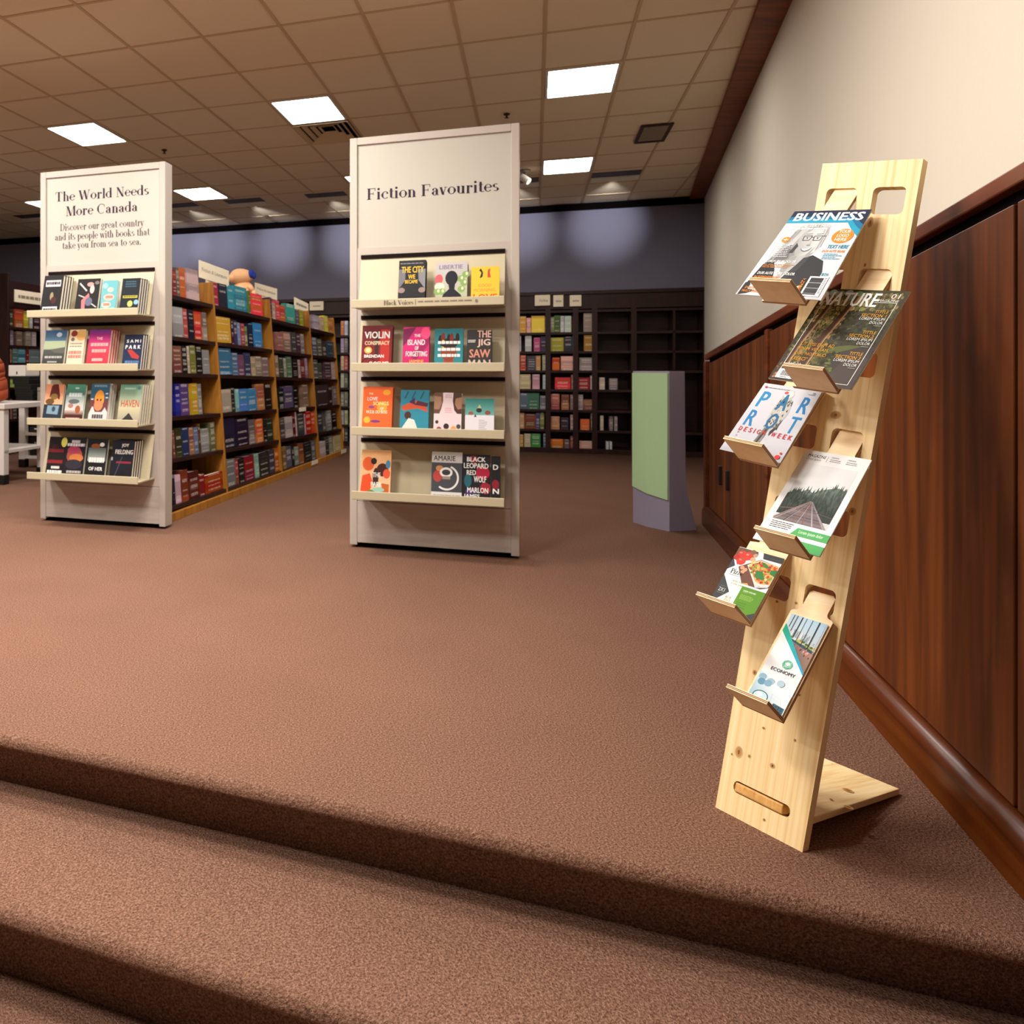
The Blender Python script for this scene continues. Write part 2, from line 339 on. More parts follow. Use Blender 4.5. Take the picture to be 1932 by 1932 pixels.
class Card:                                 # a flat print: x, y run 0..1 over the sheet a, b, c, d = bottom left, bottom right, top right, top left
    def __init__(s, a, b, c, d):
        s.q = [V(p) for p in (a, b, c, d)]; s.n = (s.q[1] - s.q[0]).cross(s.q[3] - s.q[0]).normalized(); s.mb = MB(); s.l = 0; s.inc = 1.0
        s.asp = (s.q[1] - s.q[0]).length / (s.q[3] - s.q[0]).length
    def P(s, x, y):
        a, b, c, d = s.q
        return (a * (1 - x) + b * x) * (1 - y) + (d * (1 - x) + c * x) * y + s.n * (0.0002 + 0.00001 * s.l)
    def poly(s, pts, col):
        s.l += s.inc
        col = [lin(c) for c in col] if isinstance(col, list) else lin(col)
        s.mb.face([s.P(*p) for p in pts], 0, col); return s
    def rect(s, x0, y0, x1, y1, c): return s.poly([(x0, y0), (x1, y0), (x1, y1), (x0, y1)], c)
    def grad(s, x0, y0, x1, y1, cb, ct): return s.rect(x0, y0, x1, y1, [cb, cb, ct, ct])
    def ell(s, cx, cy, rx, ry, c, n=18, a0=0.0, a1=360.0):
        return s.poly([(cx + rx * math.cos(math.radians(a0 + (a1 - a0) * k / n)), cy + ry * math.sin(math.radians(a0 + (a1 - a0) * k / n))) for k in range(n + (a1 - a0 < 360))], c)
    def ring(s, cx, cy, rx, ry, t, c, n=20, a0=0.0, a1=360.0):
        s.l += s.inc; c = lin(c); tx, ty = t, t * s.asp
        p = lambda k, q: s.P(cx + (rx + q * tx) * math.cos(math.radians(a0 + (a1 - a0) * k / n)), cy + (ry + q * ty) * math.sin(math.radians(a0 + (a1 - a0) * k / n)))
        for k in range(n): s.mb.face([p(k, 0), p(k, 1), p(k + 1, 1), p(k + 1, 0)], 0, c)
        return s
    def line(s, x0, y0, x1, y1, t, c):
        dx, dy = (x1 - x0) * s.asp, y1 - y0; l = math.hypot(dx, dy) or 1; nx, ny = -dy / l * t / 2 / s.asp, dx / l * t / 2
        return s.poly([(x0 + nx, y0 + ny), (x0 - nx, y0 - ny), (x1 - nx, y1 - ny), (x1 + nx, y1 + ny)], c)
    def put(s, vf, x0, y0, x1, y1, c, it=0.0):
        vs, fs = vf
        if not vs: return s
        s.l += s.inc; c = lin(c)
        ax, bx = min(v[0] for v in vs), max(v[0] for v in vs); ay, by = min(v[1] for v in vs), max(v[1] for v in vs)
        P = [s.P(x0 + (x1 - x0) * (v[0] - ax) / (bx - ax + 1e-9) + it * ((v[1] - ay) / (by - ay + 1e-9) - .5), y0 + (y1 - y0) * (v[1] - ay) / (by - ay + 1e-9)) for v in vs]
        for f in fs: s.mb.face([P[i] for i in f], 0, c)
        return s
    def text(s, t, x0, y0, x1, y1, c, bold=0.015, it=0.0):
        g = glyphs(t)
        if bold > .004:                     # heavier strokes: the same letters laid down shifted sideways and up
            vs = g[0]; wx = max(v[0] for v in vs) - min(v[0] for v in vs) or 1; d = min(bold, .03) * .8 * (x1 - x0) / wx; e = d * .5 * s.asp
            for k in (-1, 1):
                for q in (-1, 1): s.put(g, x0 + d + k * d, y0 + e + q * e, x1 - d + k * d, y1 - e + q * e, c, it)
        else: s.put(g, x0, y0, x1, y1, c, it)
        return s
    def serif(s, t, x0, y0, x1, y1, c): return s.put(serif(t), x0, y0, x1, y1, c)
    def bars(s, x0, y0, x1, y1, n, c, rag=0.25, fill=0.5):      # lines of tiny print
        keep, s.inc = s.inc, 0; s.l += 1
        for k in range(n):
            yt = y1 - (y1 - y0) * k / n; hgt = (y1 - y0) / n * fill; x = x0; xe = x1 - (x1 - x0) * rag * RND.random()
            while x < xe - 1e-4:
                wl = (x1 - x0) * (0.08 + 0.13 * RND.random()); s.rect(x, yt - hgt, min(x + wl, xe), yt, c); x += wl + (x1 - x0) * 0.025
        s.inc = keep
        return s
    def build(s, name, parent, mat='print'): return s.mb.build(name, mat, parent, recalc=False)
# ================================================================== THE SETTING
def struct(o): o['kind'] = 'structure'; return o
RW0, RWD = V((2.842, 4.306, 0)), V((0.4162, 0.9093, 0))      # right wall line in plan
RWN = V((-0.9093, 0.4162, 0))                                 # into the shop
WB = 10.31                                                    # far wall
# --- floor: carpeted landing with two carpeted steps down towards the camera
ND = V((0.932, -0.363, 0)); NN = V((0.363, 0.932, 0))         # along the step edge / across it
def nose_slab(n_edge, n_back, ztop, zbot, name, parent=None, x0=-11.0, x1=7.0, r=0.03):
    prof = [(n_back, zbot), (n_back, ztop)]
    for k in range(7):
        a = math.pi / 2 * k / 6; prof.append((n_edge + r - r * math.sin(a), ztop - r + r * math.cos(a)))
    prof += [(n_edge + 0.03, ztop - r * 1.6), (n_edge + 0.033, zbot)]
    mb = MB(); n = len(prof)
    pts = [NN * p[0] + Z * p[1] for p in prof]
    mb.hexa([p + ND * x0 for p in pts], [p + ND * x1 for p in pts])
    o = mb.build(name, 'carpet', parent)
    for p in o.data.polygons: p.use_smooth = len(p.vertices) == 4 and abs(p.normal.dot(ND)) < 0.5
    return o
fl = struct(nose_slab(1.803, 14.0, 0.0, -0.143, 'floor'))
nose_slab(1.39, 1.88, -0.143, -0.30, 'step', fl); nose_slab(0.97, 1.47, -0.30, -0.43, 'step', fl)
MB().hexa([NN * -3.2 + ND * -11 + Z * -.6, NN * 1.0 + ND * -11 + Z * -.6, NN * 1.0 + ND * 7 + Z * -.6, NN * -3.2 + ND * 7 + Z * -.6],
          [NN * -3.2 + ND * -11 + Z * -.43, NN * 1.0 + ND * -11 + Z * -.43, NN * 1.0 + ND * 7 + Z * -.43, NN * -3.2 + ND * 7 + Z * -.43]).build('lower_floor', 'carpet', fl)
# --- walls
uc = (5.06 * math.cos(TH) - 9.15 * math.sin(TH))
wb = struct(MB().prism([uw(-9.6, WB, 1.955), uw(uc + .02, WB, 1.955), uw(uc + .02, WB, HC + .06), uw(-9.6, WB, HC + .06)], Wd * 0.5).build('wall_back', 'blue_wall'))
MB().prism([uw(-9.6, WB - .012, HC - .085), uw(uc, WB - .012, HC - .085), uw(uc, WB - .012, HC), uw(-9.6, WB - .012, HC)], Wd * 0.02).build('wall_top_shade', 'flat_black', wb)  # black strip stands in for the unlit shade along the wall top
MB().prism([uw(-9.6, WB - .02, 1.925), uw(uc, WB - .02, 1.925), uw(uc, WB - .02, 1.965), uw(-9.6, WB - .02, 1.965)], Wd * 0.1).build('ledge', 'dark_case', wb)
MB().prism([uw(-9.6, WB + .42, 0), uw(uc + .4, WB + .42, 0), uw(uc + .4, WB + .42, 1.96), uw(-9.6, WB + .42, 1.96)], Wd * 0.08).build('lower_wall', 'flat_black', wb)
a, b = RW0 - RWD * 8.0, RW0 + RWD * 5.75
wr_ = struct(MB().prism([a - Z * .6, b - Z * .6, b + Z * (HC + .06), a + Z * (HC + .06)], RWN * -0.12).build('wall_right', 'cream_wall'))
wl_ = struct(MB().prism([uw(-9.6, -3.4, -.6), uw(-9.6, WB + .5, -.6), uw(-9.6, WB + .5, HC + .06), uw(-9.6, -3.4, HC + .06)], U * -0.1).build('wall_left', 'cream_wall'))
wf_ = struct(MB().prism([uw(-9.6, -3.3, -.6), uw(3.5, -3.3, -.6), uw(3.5, -3.3, HC + .06), uw(-9.6, -3.3, HC + .06)], Wd * -0.1).build('wall_front', 'cream_wall'))
# wood beam where the ceiling meets the right wall
q0, q1 = RW0 - RWD * 6.5, RW0 + RWD * 5.45
tr = struct(MB().hexa([q0 + Z * (HC - .03), q1 + Z * (HC - .03), q1 + RWN * .155 + Z * (HC - .03), q0 + RWN * .155 + Z * (HC - .03)],
                      [q0 + Z * (HC + .04), q1 + Z * (HC + .04), q1 + RWN * .155 + Z * (HC + .04), q0 + RWN * .155 + Z * (HC + .04)]).build('trim_1', 'beam_wood'))
# --- ceiling: slab, T-bars and lay-in tiles
ce = struct(MB().prism([uw(-9.6, -3.4, HC + .05), uw(4.4, -3.4, HC + .05), uw(4.4, WB + .3, HC + .05), uw(-9.6, WB + .3, HC + .05)], Z * 0.1).build('ceiling', 'dark_gap'))
TU, TW, U0, W0 = 0.488, 0.607, 0.06, 3.80
def inside(p): return (V(p) - RW0).dot(RWN)
def clipwall(poly, off=0.15):
    out = []
    for i, p in enumerate(poly):
        q = poly[(i + 1) % len(poly)]; dp, dq = inside(p) - off, inside(q) - off
        if dp >= 0: out.append(p)
        if dp * dq < 0: out.append(p + (q - p) * (dp / (dp - dq)))
    return out
LIGHT_CELLS = set(); row = lambda w_: round((w_ - W0) / TW)
for k in (-12, -8, -4, 0):
    for r_ in (-5, -1, 3, 7): LIGHT_CELLS.add((k, r_))
LIGHT_CELLS -= {(0, -5), (0, -1)}; LIGHT_CELLS |= {(-3, -3), (-1, -3)}  # last two are added fill panels, off the light grid, for landing and stand
VENT_CELLS = {(-4, 4)}
i0, i1 = -20, 9; j0, j1 = -11, 10
vis, rest = [], []
for i in range(i0, i1):
    for j in range(j0, j1 + 1):
        if (i, j) in LIGHT_CELLS or (i, j) in VENT_CELLS: continue
        u0, u1 = U0 + i * TU, U0 + (i + 1) * TU; w0, w1 = W0 + j * TW, min(W0 + (j + 1) * TW, WB)
        if w1 - w0 < .08: continue
        pl = clipwall([uw(u0 + .009, w0 + .009, HC + .006), uw(u1 - .009, w0 + .009, HC + .006), uw(u1 - .009, w1 - .009, HC + .006), uw(u0 + .009, w1 - .009, HC + .006)])
        if len(pl) < 3: continue
        c = sum(pl, V()) / len(pl)
        ok = c.y > 1.0 and -60 < CX + F * c.x / c.y < 1500 and -60 < CY - F * (c.z - EYE) / c.y
        (vis if ok else rest).append((c.y, pl))
vis.sort(key=lambda t: t[0]); rest += vis[300:]; vis = vis[:300]
for _, pl in vis:
    MB().prism(pl, Z * .02).build('ceiling_tile', 'ceiling_tile', ce)
mb = MB()
for _, pl in rest: mb.prism(pl, Z * .02)
tag(mb.build('ceiling_tile_field', 'ceiling_tile', ce), kind='stuff')
for i in range(i0, i1 + 1):
    u = U0 + i * TU; ws = [-3.3, WB]
    # a bar across the room stops at the beam
    A, B_ = uw(u, -3.3), uw(u, WB); da, db = inside(A) - .15, inside(B_) - .15
    if da < 0 and db < 0: continue
    if da < 0: A = A + (B_ - A) * (da / (da - db))
    if (B_ - A).length < .2: continue
    MB().prism([A - U * .009 + Z * HC, A + U * .009 + Z * HC, B_ + U * .009 + Z * HC, B_ - U * .009 + Z * HC], Z * .008).build('grid_bar', 'bar_paint', ce)
for j in range(j0, j1 + 1):
    w_ = W0 + j * TW
    A, B_ = uw(-9.6, w_), uw(4.2, w_); da, db = inside(A) - .15, inside(B_) - .15
    if db < 0: B_ = A + (B_ - A) * (da / (da - db))
    MB().prism([A - Wd * .009 + Z * (HC + .001), B_ - Wd * .009 + Z * (HC + .001), B_ + Wd * .009 + Z * (HC + .001), A + Wd * .009 + Z * (HC + .001)], Z * .008).build('grid_bar', 'bar_paint', ce)
# --- wainscot on the right: sloping rail, doors with pulls, panel, post and baseboard
B0, B1 = floorpt(1335, 990), floorpt(1932, 1660)
q = (B1 - B0).normalized(); nw = V((q.y, -q.x, 0)); nw = nw if nw.x < 0 else -nw
wm = mat4(B0, q, -nw, Z)                # local x along the wall towards the camera, y into the wall
LEN = 4.7; SL = (1.439 - 1.124) / (B1 - B0).length
ws = struct(MB().hexa([(0, .012, -.5), (LEN, .012, -.5), (LEN, .14, -.5), (0, .36, -.5)], [(0, .012, 1.115), (LEN, .012, 1.115 + SL * LEN), (LEN, .14, 1.115 + SL * LEN), (0, .36, 1.115)]).build('trim_2', 'flat_black'))  # body coloured black to give the shadow in the gap below the rail
ws.matrix_world = wm
def slope_box(x0, x1, y0, y1, z0, z1, flat0=True):
    f = lambda x, z, fl_: z if fl_ else z + SL * x
    return MB().hexa([(x0, y0, f(x0, z0, flat0)), (x1, y0, f(x1, z0, flat0)), (x1, y1, f(x1, z0, flat0)), (x0, y1, f(x0, z0, flat0))],
                     [(x0, y0, f(x0, z1, False)), (x1, y0, f(x1, z1, False)), (x1, y1, f(x1, z1, False)), (x0, y1, f(x0, z1, False))])
slope_box(-.02, LEN, -.014, .1, 1.086, 1.124, False).build('rail', 'wainscot_rail', ws, bevel=.004)
slope_box(-.03, .04, -.02, .3, 0, 1.074).build('post', 'wainscot_rail', ws, bevel=.004)
for x0, x1 in ((.09, .655), (.665, 1.66)):
    d = slope_box(x0, x1, -.004, .014, .13, 1.055).build('door', 'wainscot_wood', ws, bevel=.003)
for x in (.54, .77): MB().box(x - .012, x + .012, -.022, -.002, .335, .45).build('pull', 'black_plastic', ws, bevel=.004)
slope_box(1.68, 1.73, -.012, .014, .13, 1.07).build('stile', 'wainscot_rail', ws, bevel=.003)
slope_box(1.75, 3.86, -.004, .014, .13, 1.055).build('panel', 'wainscot_wood', ws, bevel=.003)
slope_box(3.875, LEN, -.004, .014, .13, 1.055).build('panel', 'wainscot_wood', ws, bevel=.003)
bb = MB(); prof = [(-.034, -.45), (-.034, .085)] + [(-.034 + .03 - .03 * math.cos(a * math.pi / 10), .085 + .042 * math.sin(a * math.pi / 10)) for a in range(1, 6)] + [(.014, .127), (.014, -.45)]
bb.hexa([(0, y, z) for y, z in prof], [(LEN, y, z) for y, z in prof])
o = struct(bb.build('baseboard_right', 'baseboard_wood')); o.matrix_world = wm
for p in o.data.polygons: p.use_smooth = len(p.vertices) == 4
# ================================================================== CEILING FIXTURES
def cell(i, j): return U0 + i * TU, W0 + j * TW
pos = {(0, 3): 'large lit panel nearest the wood beam', (-4, 3): 'lit panel just above the square air diffuser', (-8, 3): 'lit panel above the left display board',
       (0, 7): 'lit panel right of the middle display board', (-4, 7): 'lit panel half hidden behind the middle display board', (-8, 7): 'lit panel right of the left display board',
       (-12, 7): 'lit panel half hidden behind the left display board', (-1, -3): 'added dimmer fill panel above the picture, nearest the magazine stand', (-3, -3): 'added fill panel above the picture, over the landing by the stand', (-4, -5): 'panel over the steps, above the picture', (-8, -5): 'second panel over the steps, left, above the picture', (-12, -5): 'third panel over the steps, far left, above the picture', (-4, -1): 'panel above the picture, over the middle of the landing',
       (-8, -1): 'panel above the picture, over the left of the landing', (-12, -1): 'panel above the picture, far left', (-12, 3): 'panel at the far left, beyond the picture edge'}
for (i, j) in sorted(LIGHT_CELLS):
    u, w_ = cell(i, j)
    t = thing('ceiling_light', 'square recessed ceiling light, ' + pos.get((i, j), 'one of the row'), 'ceiling light', STORE(uw(u, w_, HC)), 'square ceiling light panels')
    f = MB(); g = .012
    for x0, x1, y0, y1 in ((g, TU - g, g, g + .018), (g, TU - g, TW - g - .018, TW - g), (g, g + .018, g + .018, TW - g - .018), (TU - g - .018, TU - g, g + .018, TW - g - .018)): f.box(x0, x1, y0, y1, -.006, .03)
    f.build('frame', 'white_metal', t)
    p = MB(); p.face([(g + .018, TW - g - .018, .004), (TU - g - .018, TW - g - .018, .004), (TU - g - .018, g + .018, .004), (g + .018, g + .018, .004)])
    p.build('diffuser', 'light_panel' if j < 1 and (i, j) != (-1, -3) else 'light_panel_far', t, recalc=False)
# square air diffuser of nested frames
u, w_ = cell(-4, 4)
t = thing('air_diffuser', 'square ceiling air diffuser of nested frames behind a lit panel', 'air vent', STORE(uw(u, w_, HC)))
MB().box(.01, TU - .01, .01, TW - .01, .035, .045).build('duct', 'flat_black', t)
for k in range(4):
    m0 = .012 + .055 * k; f = MB(); x0, x1, y0, y1 = m0, TU - m0, m0 * 1.2, TW - m0 * 1.2
    if x1 - x0 < .06: break
    zb = -.012 + .012 * k
    for q4 in range(4):
        o4 = [(x0, y0), (x1, y0), (x1, y1), (x0, y1)]; g = .03; i4 = [(x0 + g, y0 + g), (x1 - g, y0 + g), (x1 - g, y1 - g), (x0 + g, y1 - g)]
        a, b = o4[q4], o4[(q4 + 1) % 4]; c_, d_ = i4[(q4 + 1) % 4], i4[q4]
        f.hexa([(*a, zb), (*b, zb), (*c_, zb + .022), (*d_, zb + .022)], [(*a, zb + .006), (*b, zb + .006), (*c_, zb + .028), (*d_, zb + .028)])
    f.build('vane_frame', 'bar_paint', t)
# small return grille on the right
t = thing('return_grille', 'small dark slatted ceiling grille near the wood beam', 'air vent', STORE(uw(.83, 7.16, HC)) @ Matrix.Scale(.8, 4, (1, 0, 0)))
f = MB()
for x0, x1, y0, y1 in ((0, .3, 0, .03), (0, .3, .5, .53), (0, .03, .03, .5), (.27, .3, .03, .5)): f.box(x0, x1, y0, y1, -.012, .004)
f.build('frame', 'sprinkler_metal', t); MB().box(.03, .27, .03, .5, .003, .006).build('duct', 'sprinkler_metal', t)
for k in range(9):
    y = .055 + .05 * k; MB().hexa([(.03, y, -.002), (.27, y, -.002), (.27, y + .02, -.008), (.03, y + .02, -.008)], [(.03, y, .002), (.27, y, .002), (.27, y + .02, -.004), (.03, y + .02, -.004)]).build('slat', 'grey_metal', t)
# recessed wall washers lighting the blue wall
wash = [(-6.45, 'far left beyond the left display board'), (-5.0, 'hidden behind the left display board'), (-4.35, 'just right of the left display board'), (-3.5, 'between the two display boards'), (-2.5, 'touching the left side of the middle display board'), (-.42, 'right edge of the middle display board'), (.56, 'right of the farthest lit panel')]
for u, where in wash:
    t = thing('wall_washer', 'narrow recessed trough light with white lip, ' + where, 'ceiling light', STORE(uw(u, 8.77, HC)), 'trough lights along the blue wall')
    MB().box(0, .46, 0, .2, -.001, .004).build('trough', 'sprinkler_metal', t)
    MB().hexa([(0, .2, -.012), (.46, .2, -.012), (.46, .27, -.03), (0, .27, -.03)], [(0, .2, .004), (.46, .2, .004), (.46, .27, -.015), (0, .27, -.015)]).build('lip', 'white_metal', t)
    l = bpy.data.lights.new('wash_lamp', 'SPOT'); l.energy = WASH; l.spot_size = 0.85; l.spot_blend = 1.0; l.shadow_soft_size = .03; l.color = (.93, .95, 1)
    lo = bpy.data.objects.new('wash_lamp', l); C.objects.link(lo); lo.parent = t; lo.location = (.23, .3, -.06)
    lo.rotation_euler = (math.radians(81), 0, 0)
for (px, py), where in (((310, 283), 'above the left display board'), ((956, 215), 'above the right corner of the middle display board'), ((503, 407), 'near the top of the blue wall')):
    p = floorpt(px, py, HC)
    t = thing('sprinkler', 'small dark sprinkler head on the ceiling ' + where, 'sprinkler', STORE(p), 'ceiling sprinklers')
    MB().ell((0, 0, -.004), (.026, .026, .008), 12, 6).build('escutcheon', 'sprinkler_metal', t, smooth=True)
    MB().tube([(0, 0, -.004), (0, 0, -.03)], .008).build('nozzle', 'sprinkler_metal', t); MB().ell((0, 0, -.031), (.018, .018, .003), 10, 4).build('deflector', 'sprinkler_metal', t)
p = floorpt(990, 322, HC)
t = thing('spotlight', 'small pinkish ceiling spotlight beside the middle display board', 'spotlight', STORE(p))
MB().ell((0, 0, 0), (.06, .06, .02), 14, 6).build('base', 'grey_metal', t, smooth=True); MB().tube([(0, 0, -.01), (.0, 0, -.07)], .012).build('stem', 'sprinkler_metal', t)
MB().tube([(-.03, .0, -.06), (.04, -.03, -.12)], .035, 12).build('lamp_head', 'white_metal', t)
# ================================================================== DISPLAY BOARDS
DW, DH, DD = 0.932, 2.355, 0.105
LIPT = [1.404, 1.06, .712, .362]; SLOT = [1.679, 1.332, .982, .632]
LIPY = -.24
def display(O, label, tray_x):
    t = thing('display_board', label, 'display stand', STORE(O), 'white display boards with book trays')
    for x0 in (0, DW - .043): MB().box(x0, x0 + .043, 0, DD, .015, DH).build('post', 'frame_paint', t, bevel=.003)
    MB().box(.043, DW - .043, 0, DD, DH - .042, DH).build('top_rail', 'frame_paint', t, bevel=.003)
    MB().box(.043, DW - .043, .012, DD - .012, 1.72, DH - .042).build('sign_panel', 'sign_white', t)
    MB().box(.043, DW - .043, .004, DD - .004, .27, 1.72).build('back_panel', 'frame_paint', t)
    MB().box(.043, DW - .043, .002, DD - .002, .03, .267).build('kick_panel', 'whitewash', t, bevel=.002)
    MB().box(.03, DW - .03, .02, DD - .02, 0, .016).build('foot', 'flat_black', t)
    x0, x1 = tray_x
    for k in range(4):
        zl, zs = LIPT[k], SLOT[k]
        MB().box(x0, x1, -.004, .006, zs - .022, zs).build('slot', 'slot_black', t)
        b = MB(); zb = zl - .046
        b.hexa([(x0, 0, zs - .03), (x1, 0, zs - .03), (x1, -.075, zb + .012), (x0, -.075, zb + .012)], [(x0, .004, zs - .026), (x1, .004, zs - .026), (x1, -.067, zb + .012), (x0, -.067, zb + .012)])
        b.box(x0, x1, LIPY + .008, -.0, zb + .004, zb + .012)
        tr_ = b.build('tray', 'tray_cream', t)
        MB().box(x0 - .004, x1 + .004, LIPY, LIPY + .008, zb, zl).build('lip', 'tray_cream', tr_, bevel=.003)
    return t
OC, OL = floorpt(660, 1032), floorpt(76, 982)
TX = (.066, .858)
dc = display(OC, 'white display board headed Fiction Favourites, right of the slanted bookcase', TX)
dl = display(OL, 'white display board headed The World Needs More Canada, at the left', TX)
def sign(t, y=.0115): return Card((.043, y, 1.72), (DW - .043, y, 1.72), (DW - .043, y, DH - .042), (.043, y, DH - .042))
PUR = '37263a'
c = sign(dc); c.serif('Fiction Favourites', .065, .464, .925, .575, PUR); c.build('sign_lettering', dc, 'matte_print')
c = sign(dl); c.serif('The World Needs', .082, .727, .909, .84, PUR); c.serif('More Canada', .177, .555, .81, .672, PUR)
c.serif('Discover our great country', .125, .368, .866, .472, '5c4f52'); c.serif('and its people with books that', .078, .262, .918, .37, '5c4f52'); c.serif('take you from sea to sea.', .147, .163, .84, .268, '5c4f52')
c.build('sign_lettering', dl, 'matte_print')
zl = LIPT[0]
c = Card((TX[0], LIPY - .001, zl - .046), (TX[1], LIPY - .001, zl - .046), (TX[1], LIPY - .001, zl), (TX[0], LIPY - .001, zl))
c.serif('Black Voices', .22, .25, .42, .8, '4a4340'); c.rect(.432, .2, .435, .85, '4a4340'); c.bars(.45, .35, .8, .65, 1, '8a8078', 0); c.ell(.83, .5, .009, .2, '8a8078')
c.build('shelf_label', dc, 'matte_print')
# ---- front-facing books: px at the lip line, top px, cover art
LEAN = math.radians(13.5)
def local(O, p): d = p - O; return V((d.dot(U), d.dot(Wd), d.z))
def disp_book(O, k, xl, xr, lipy_px, ytop, base, art, label, group, stack=0, spine='3a3a3a', gap=.03):
    yb = -.205
    zb = LIPT[k] - .034
    zl_ = LIPT[k]
    # bottom of the visible cover sits at lip height; intersect the leaning cover plane
    n = (Wd * math.cos(LEAN) - Z * math.sin(LEAN)); p0 = O + Wd * yb + Z * zb
    a = local(O, hit(xl, lipy_px, p0, n)); b = local(O, hit(xr, lipy_px, p0, n))
    t_ = local(O, hit((xl + xr) / 2 + 4, ytop, p0, n))
    wd = b.x - a.x; hg = (t_.z - zb) / math.cos(LEAN)
    th = gap * .85
    org = O + U * a.x + Wd * yb + Z * zb
    up = Z * math.cos(LEAN) + Wd * math.sin(LEAN); inn = Wd * math.cos(LEAN) - Z * math.sin(LEAN)
    made = []
    for s in range(stack + 1):
        m = mat4(org + Wd * (gap * s / math.cos(LEAN)) , U, inn, up)
        lb = label if s == 0 else f'{ORD[s-1]} copy stacked behind the {label}'
        if s == 0:
            cv = MB(); g = .0022
            cv.box(0, wd, 0, g, 0, hg); cv.box(0, wd, th - g, th, 0, hg); cv.box(0, g, g, th - g, 0, hg)
            o = cv.build('book', 'print', None); at = o.data.color_attributes.new('Col', 'FLOAT_COLOR', 'CORNER')
            cl = lin(base); at.data.foreach_set('color', [*cl, 1.0] * len(o.data.loops))
            pg = MB().box(g, wd - .003, g, th - g, .003, hg - .003).build('page_block', 'paper', o)
            cd = Card((0, 0, 0), (wd, 0, 0), (wd, 0, hg), (0, 0, hg)); art(cd)
            pr = cd.build('cover_print', o)
        else:
            o = made[0].copy(); C.objects.link(o)
            for ch in made[0].children:
                if not ch.name.startswith('page_block') : continue
                d = ch.copy(); C.objects.link(d); d.parent = o
        o.matrix_world = m; made.append(o)
        tag(o, ' '.join(lb.split()[:16]), 'book', group)
    return made[0]
W_, K_ = 'f1ece6', '15130f'
def rows(c, items):
    for t, x0, y0, x1, y1, col in items: c.text(t, x0, y0, x1, y1, col, .03)
def art_city(c):
    c.grad(0, 0, 1, 1, '1a1a1d', '222226'); c.poly([(0, .35), (.25, .55), (.25, .8), (0, .8)], '77777a'); c.poly([(1, .35), (.75, .55), (.72, .8), (1, .8)], '88888a')
    c.ell(.12, .33, .13, .06, '9a8480'); c.ell(.88, .33, .13, .06, '9a8480')
    rows(c, [('THE CITY', .1, .72, .93, .86, 'f2c534'), ('WE', .36, .58, .62, .68, 'f2c534'), ('BECAME', .25, .48, .72, .56, 'f2c534'), ('N. K. JEMISIN', .05, .04, .95, .12, 'f3d3de')]); c.bars(.05, .9, .9, .94, 1, '8a8a8e', 0)
def art_lib(c):
    c.grad(0, 0, 1, 1, 'b9c29a', 'c9bfc6'); c.ell(.1, .6, .13, .12, 'd9606a'); c.ell(.12, .42, .16, .1, 'e6e8cf')
    for x, y in ((.8, .6), (.9, .5), (.82, .35), (.95, .7), (.2, .3), (.06, .3)): c.ell(x, y, .12, .08, '8fae62'); c.ell(x + .03, y + .02, .04, .04, 'dfe6c0')
    c.ell(.5, .62, .2, .18, '1d1a26', 16); c.poly([(.4, .5), (.62, .5), (.6, .35), (.8, .22), (.84, .15), (.2, .15), (.25, .24), (.43, .36)], '1d1a26')
    c.rect(0, 0, 1, .17, '24202a'); rows(c, [('LIBERTIE', .1, .84, .85, .94, '86808e'), ('KAITLYN', .18, .09, .8, .14, W_), ('GREENIDGE', .12, .02, .88, .07, W_)])
def art_love(c):
    c.rect(0, 0, 1, 1, 'f6c63b'); rows(c, [('GOOD', .25, .44, .72, .53, 'ef9a3c'), ('MORNING,', .1, .3, .9, .4, 'ef9a3c'), ('LOVE', .08, .06, .93, .25, 'e2472f')])
    c.poly([(.3, .68), (.4, .72), (.42, .84), (.34, .96), (.28, .9), (.36, .84)], '221c28'); c.poly([(.58, .7), (.7, .7), (.66, .84), (.68, .95), (.6, .92), (.58, .84)], 'cf4a34')
def art_violin(c):
    c.grad(0, 0, 1, 1, '7e1418', '631015'); c.rect(.62, .1, .92, .9, 'b4261c'); c.ell(.5, .55, .07, .3, '3a1110'); c.ring(.25, .14, .2, .1, .03, '2c0d0d'); c.ell(.22, .43, .13, .08, 'e8a14a'); c.ell(.22, .43, .08, .05, 'f4dda0')
    rows(c, [('VIOLIN', .08, .7, .92, .86, W_), ('CONSPIRACY', .1, .55, .92, .64, 'e9c9a4'), ('BRENDAN', .1, .26, .75, .33, W_), ('SLOCUMB', .28, .1, .92, .17, W_)])
def art_island(c):
    c.grad(0, 0, 1, 1, 'c41f60', 'd6247a'); c.poly([(0, .55), (0, .95), (.5, 1), (.1, .6)], '7d1750'); c.poly([(.5, .2), (1, .6), (1, .85), (.3, .3)], '9a1a58'); c.ell(.85, .85, .18, .14, 'ff4f86')
    for t, x0, y0, x1, y1, col in [('THE', .42, .76, .66, .83, W_), ('ISLAND', .18, .57, .84, .7, W_), ('OF', .46, .45, .6, .54, W_), ('FORGETTING', .12, .3, .93, .42, W_)]: c.text(t, x0, y0, x1, y1, col, .04)
    c.text('JASMINE', .25, .14, .8, .22, 'f6b03c', .03); c.text('SEALY', .3, .03, .7, .1, 'f6b03c', .03)
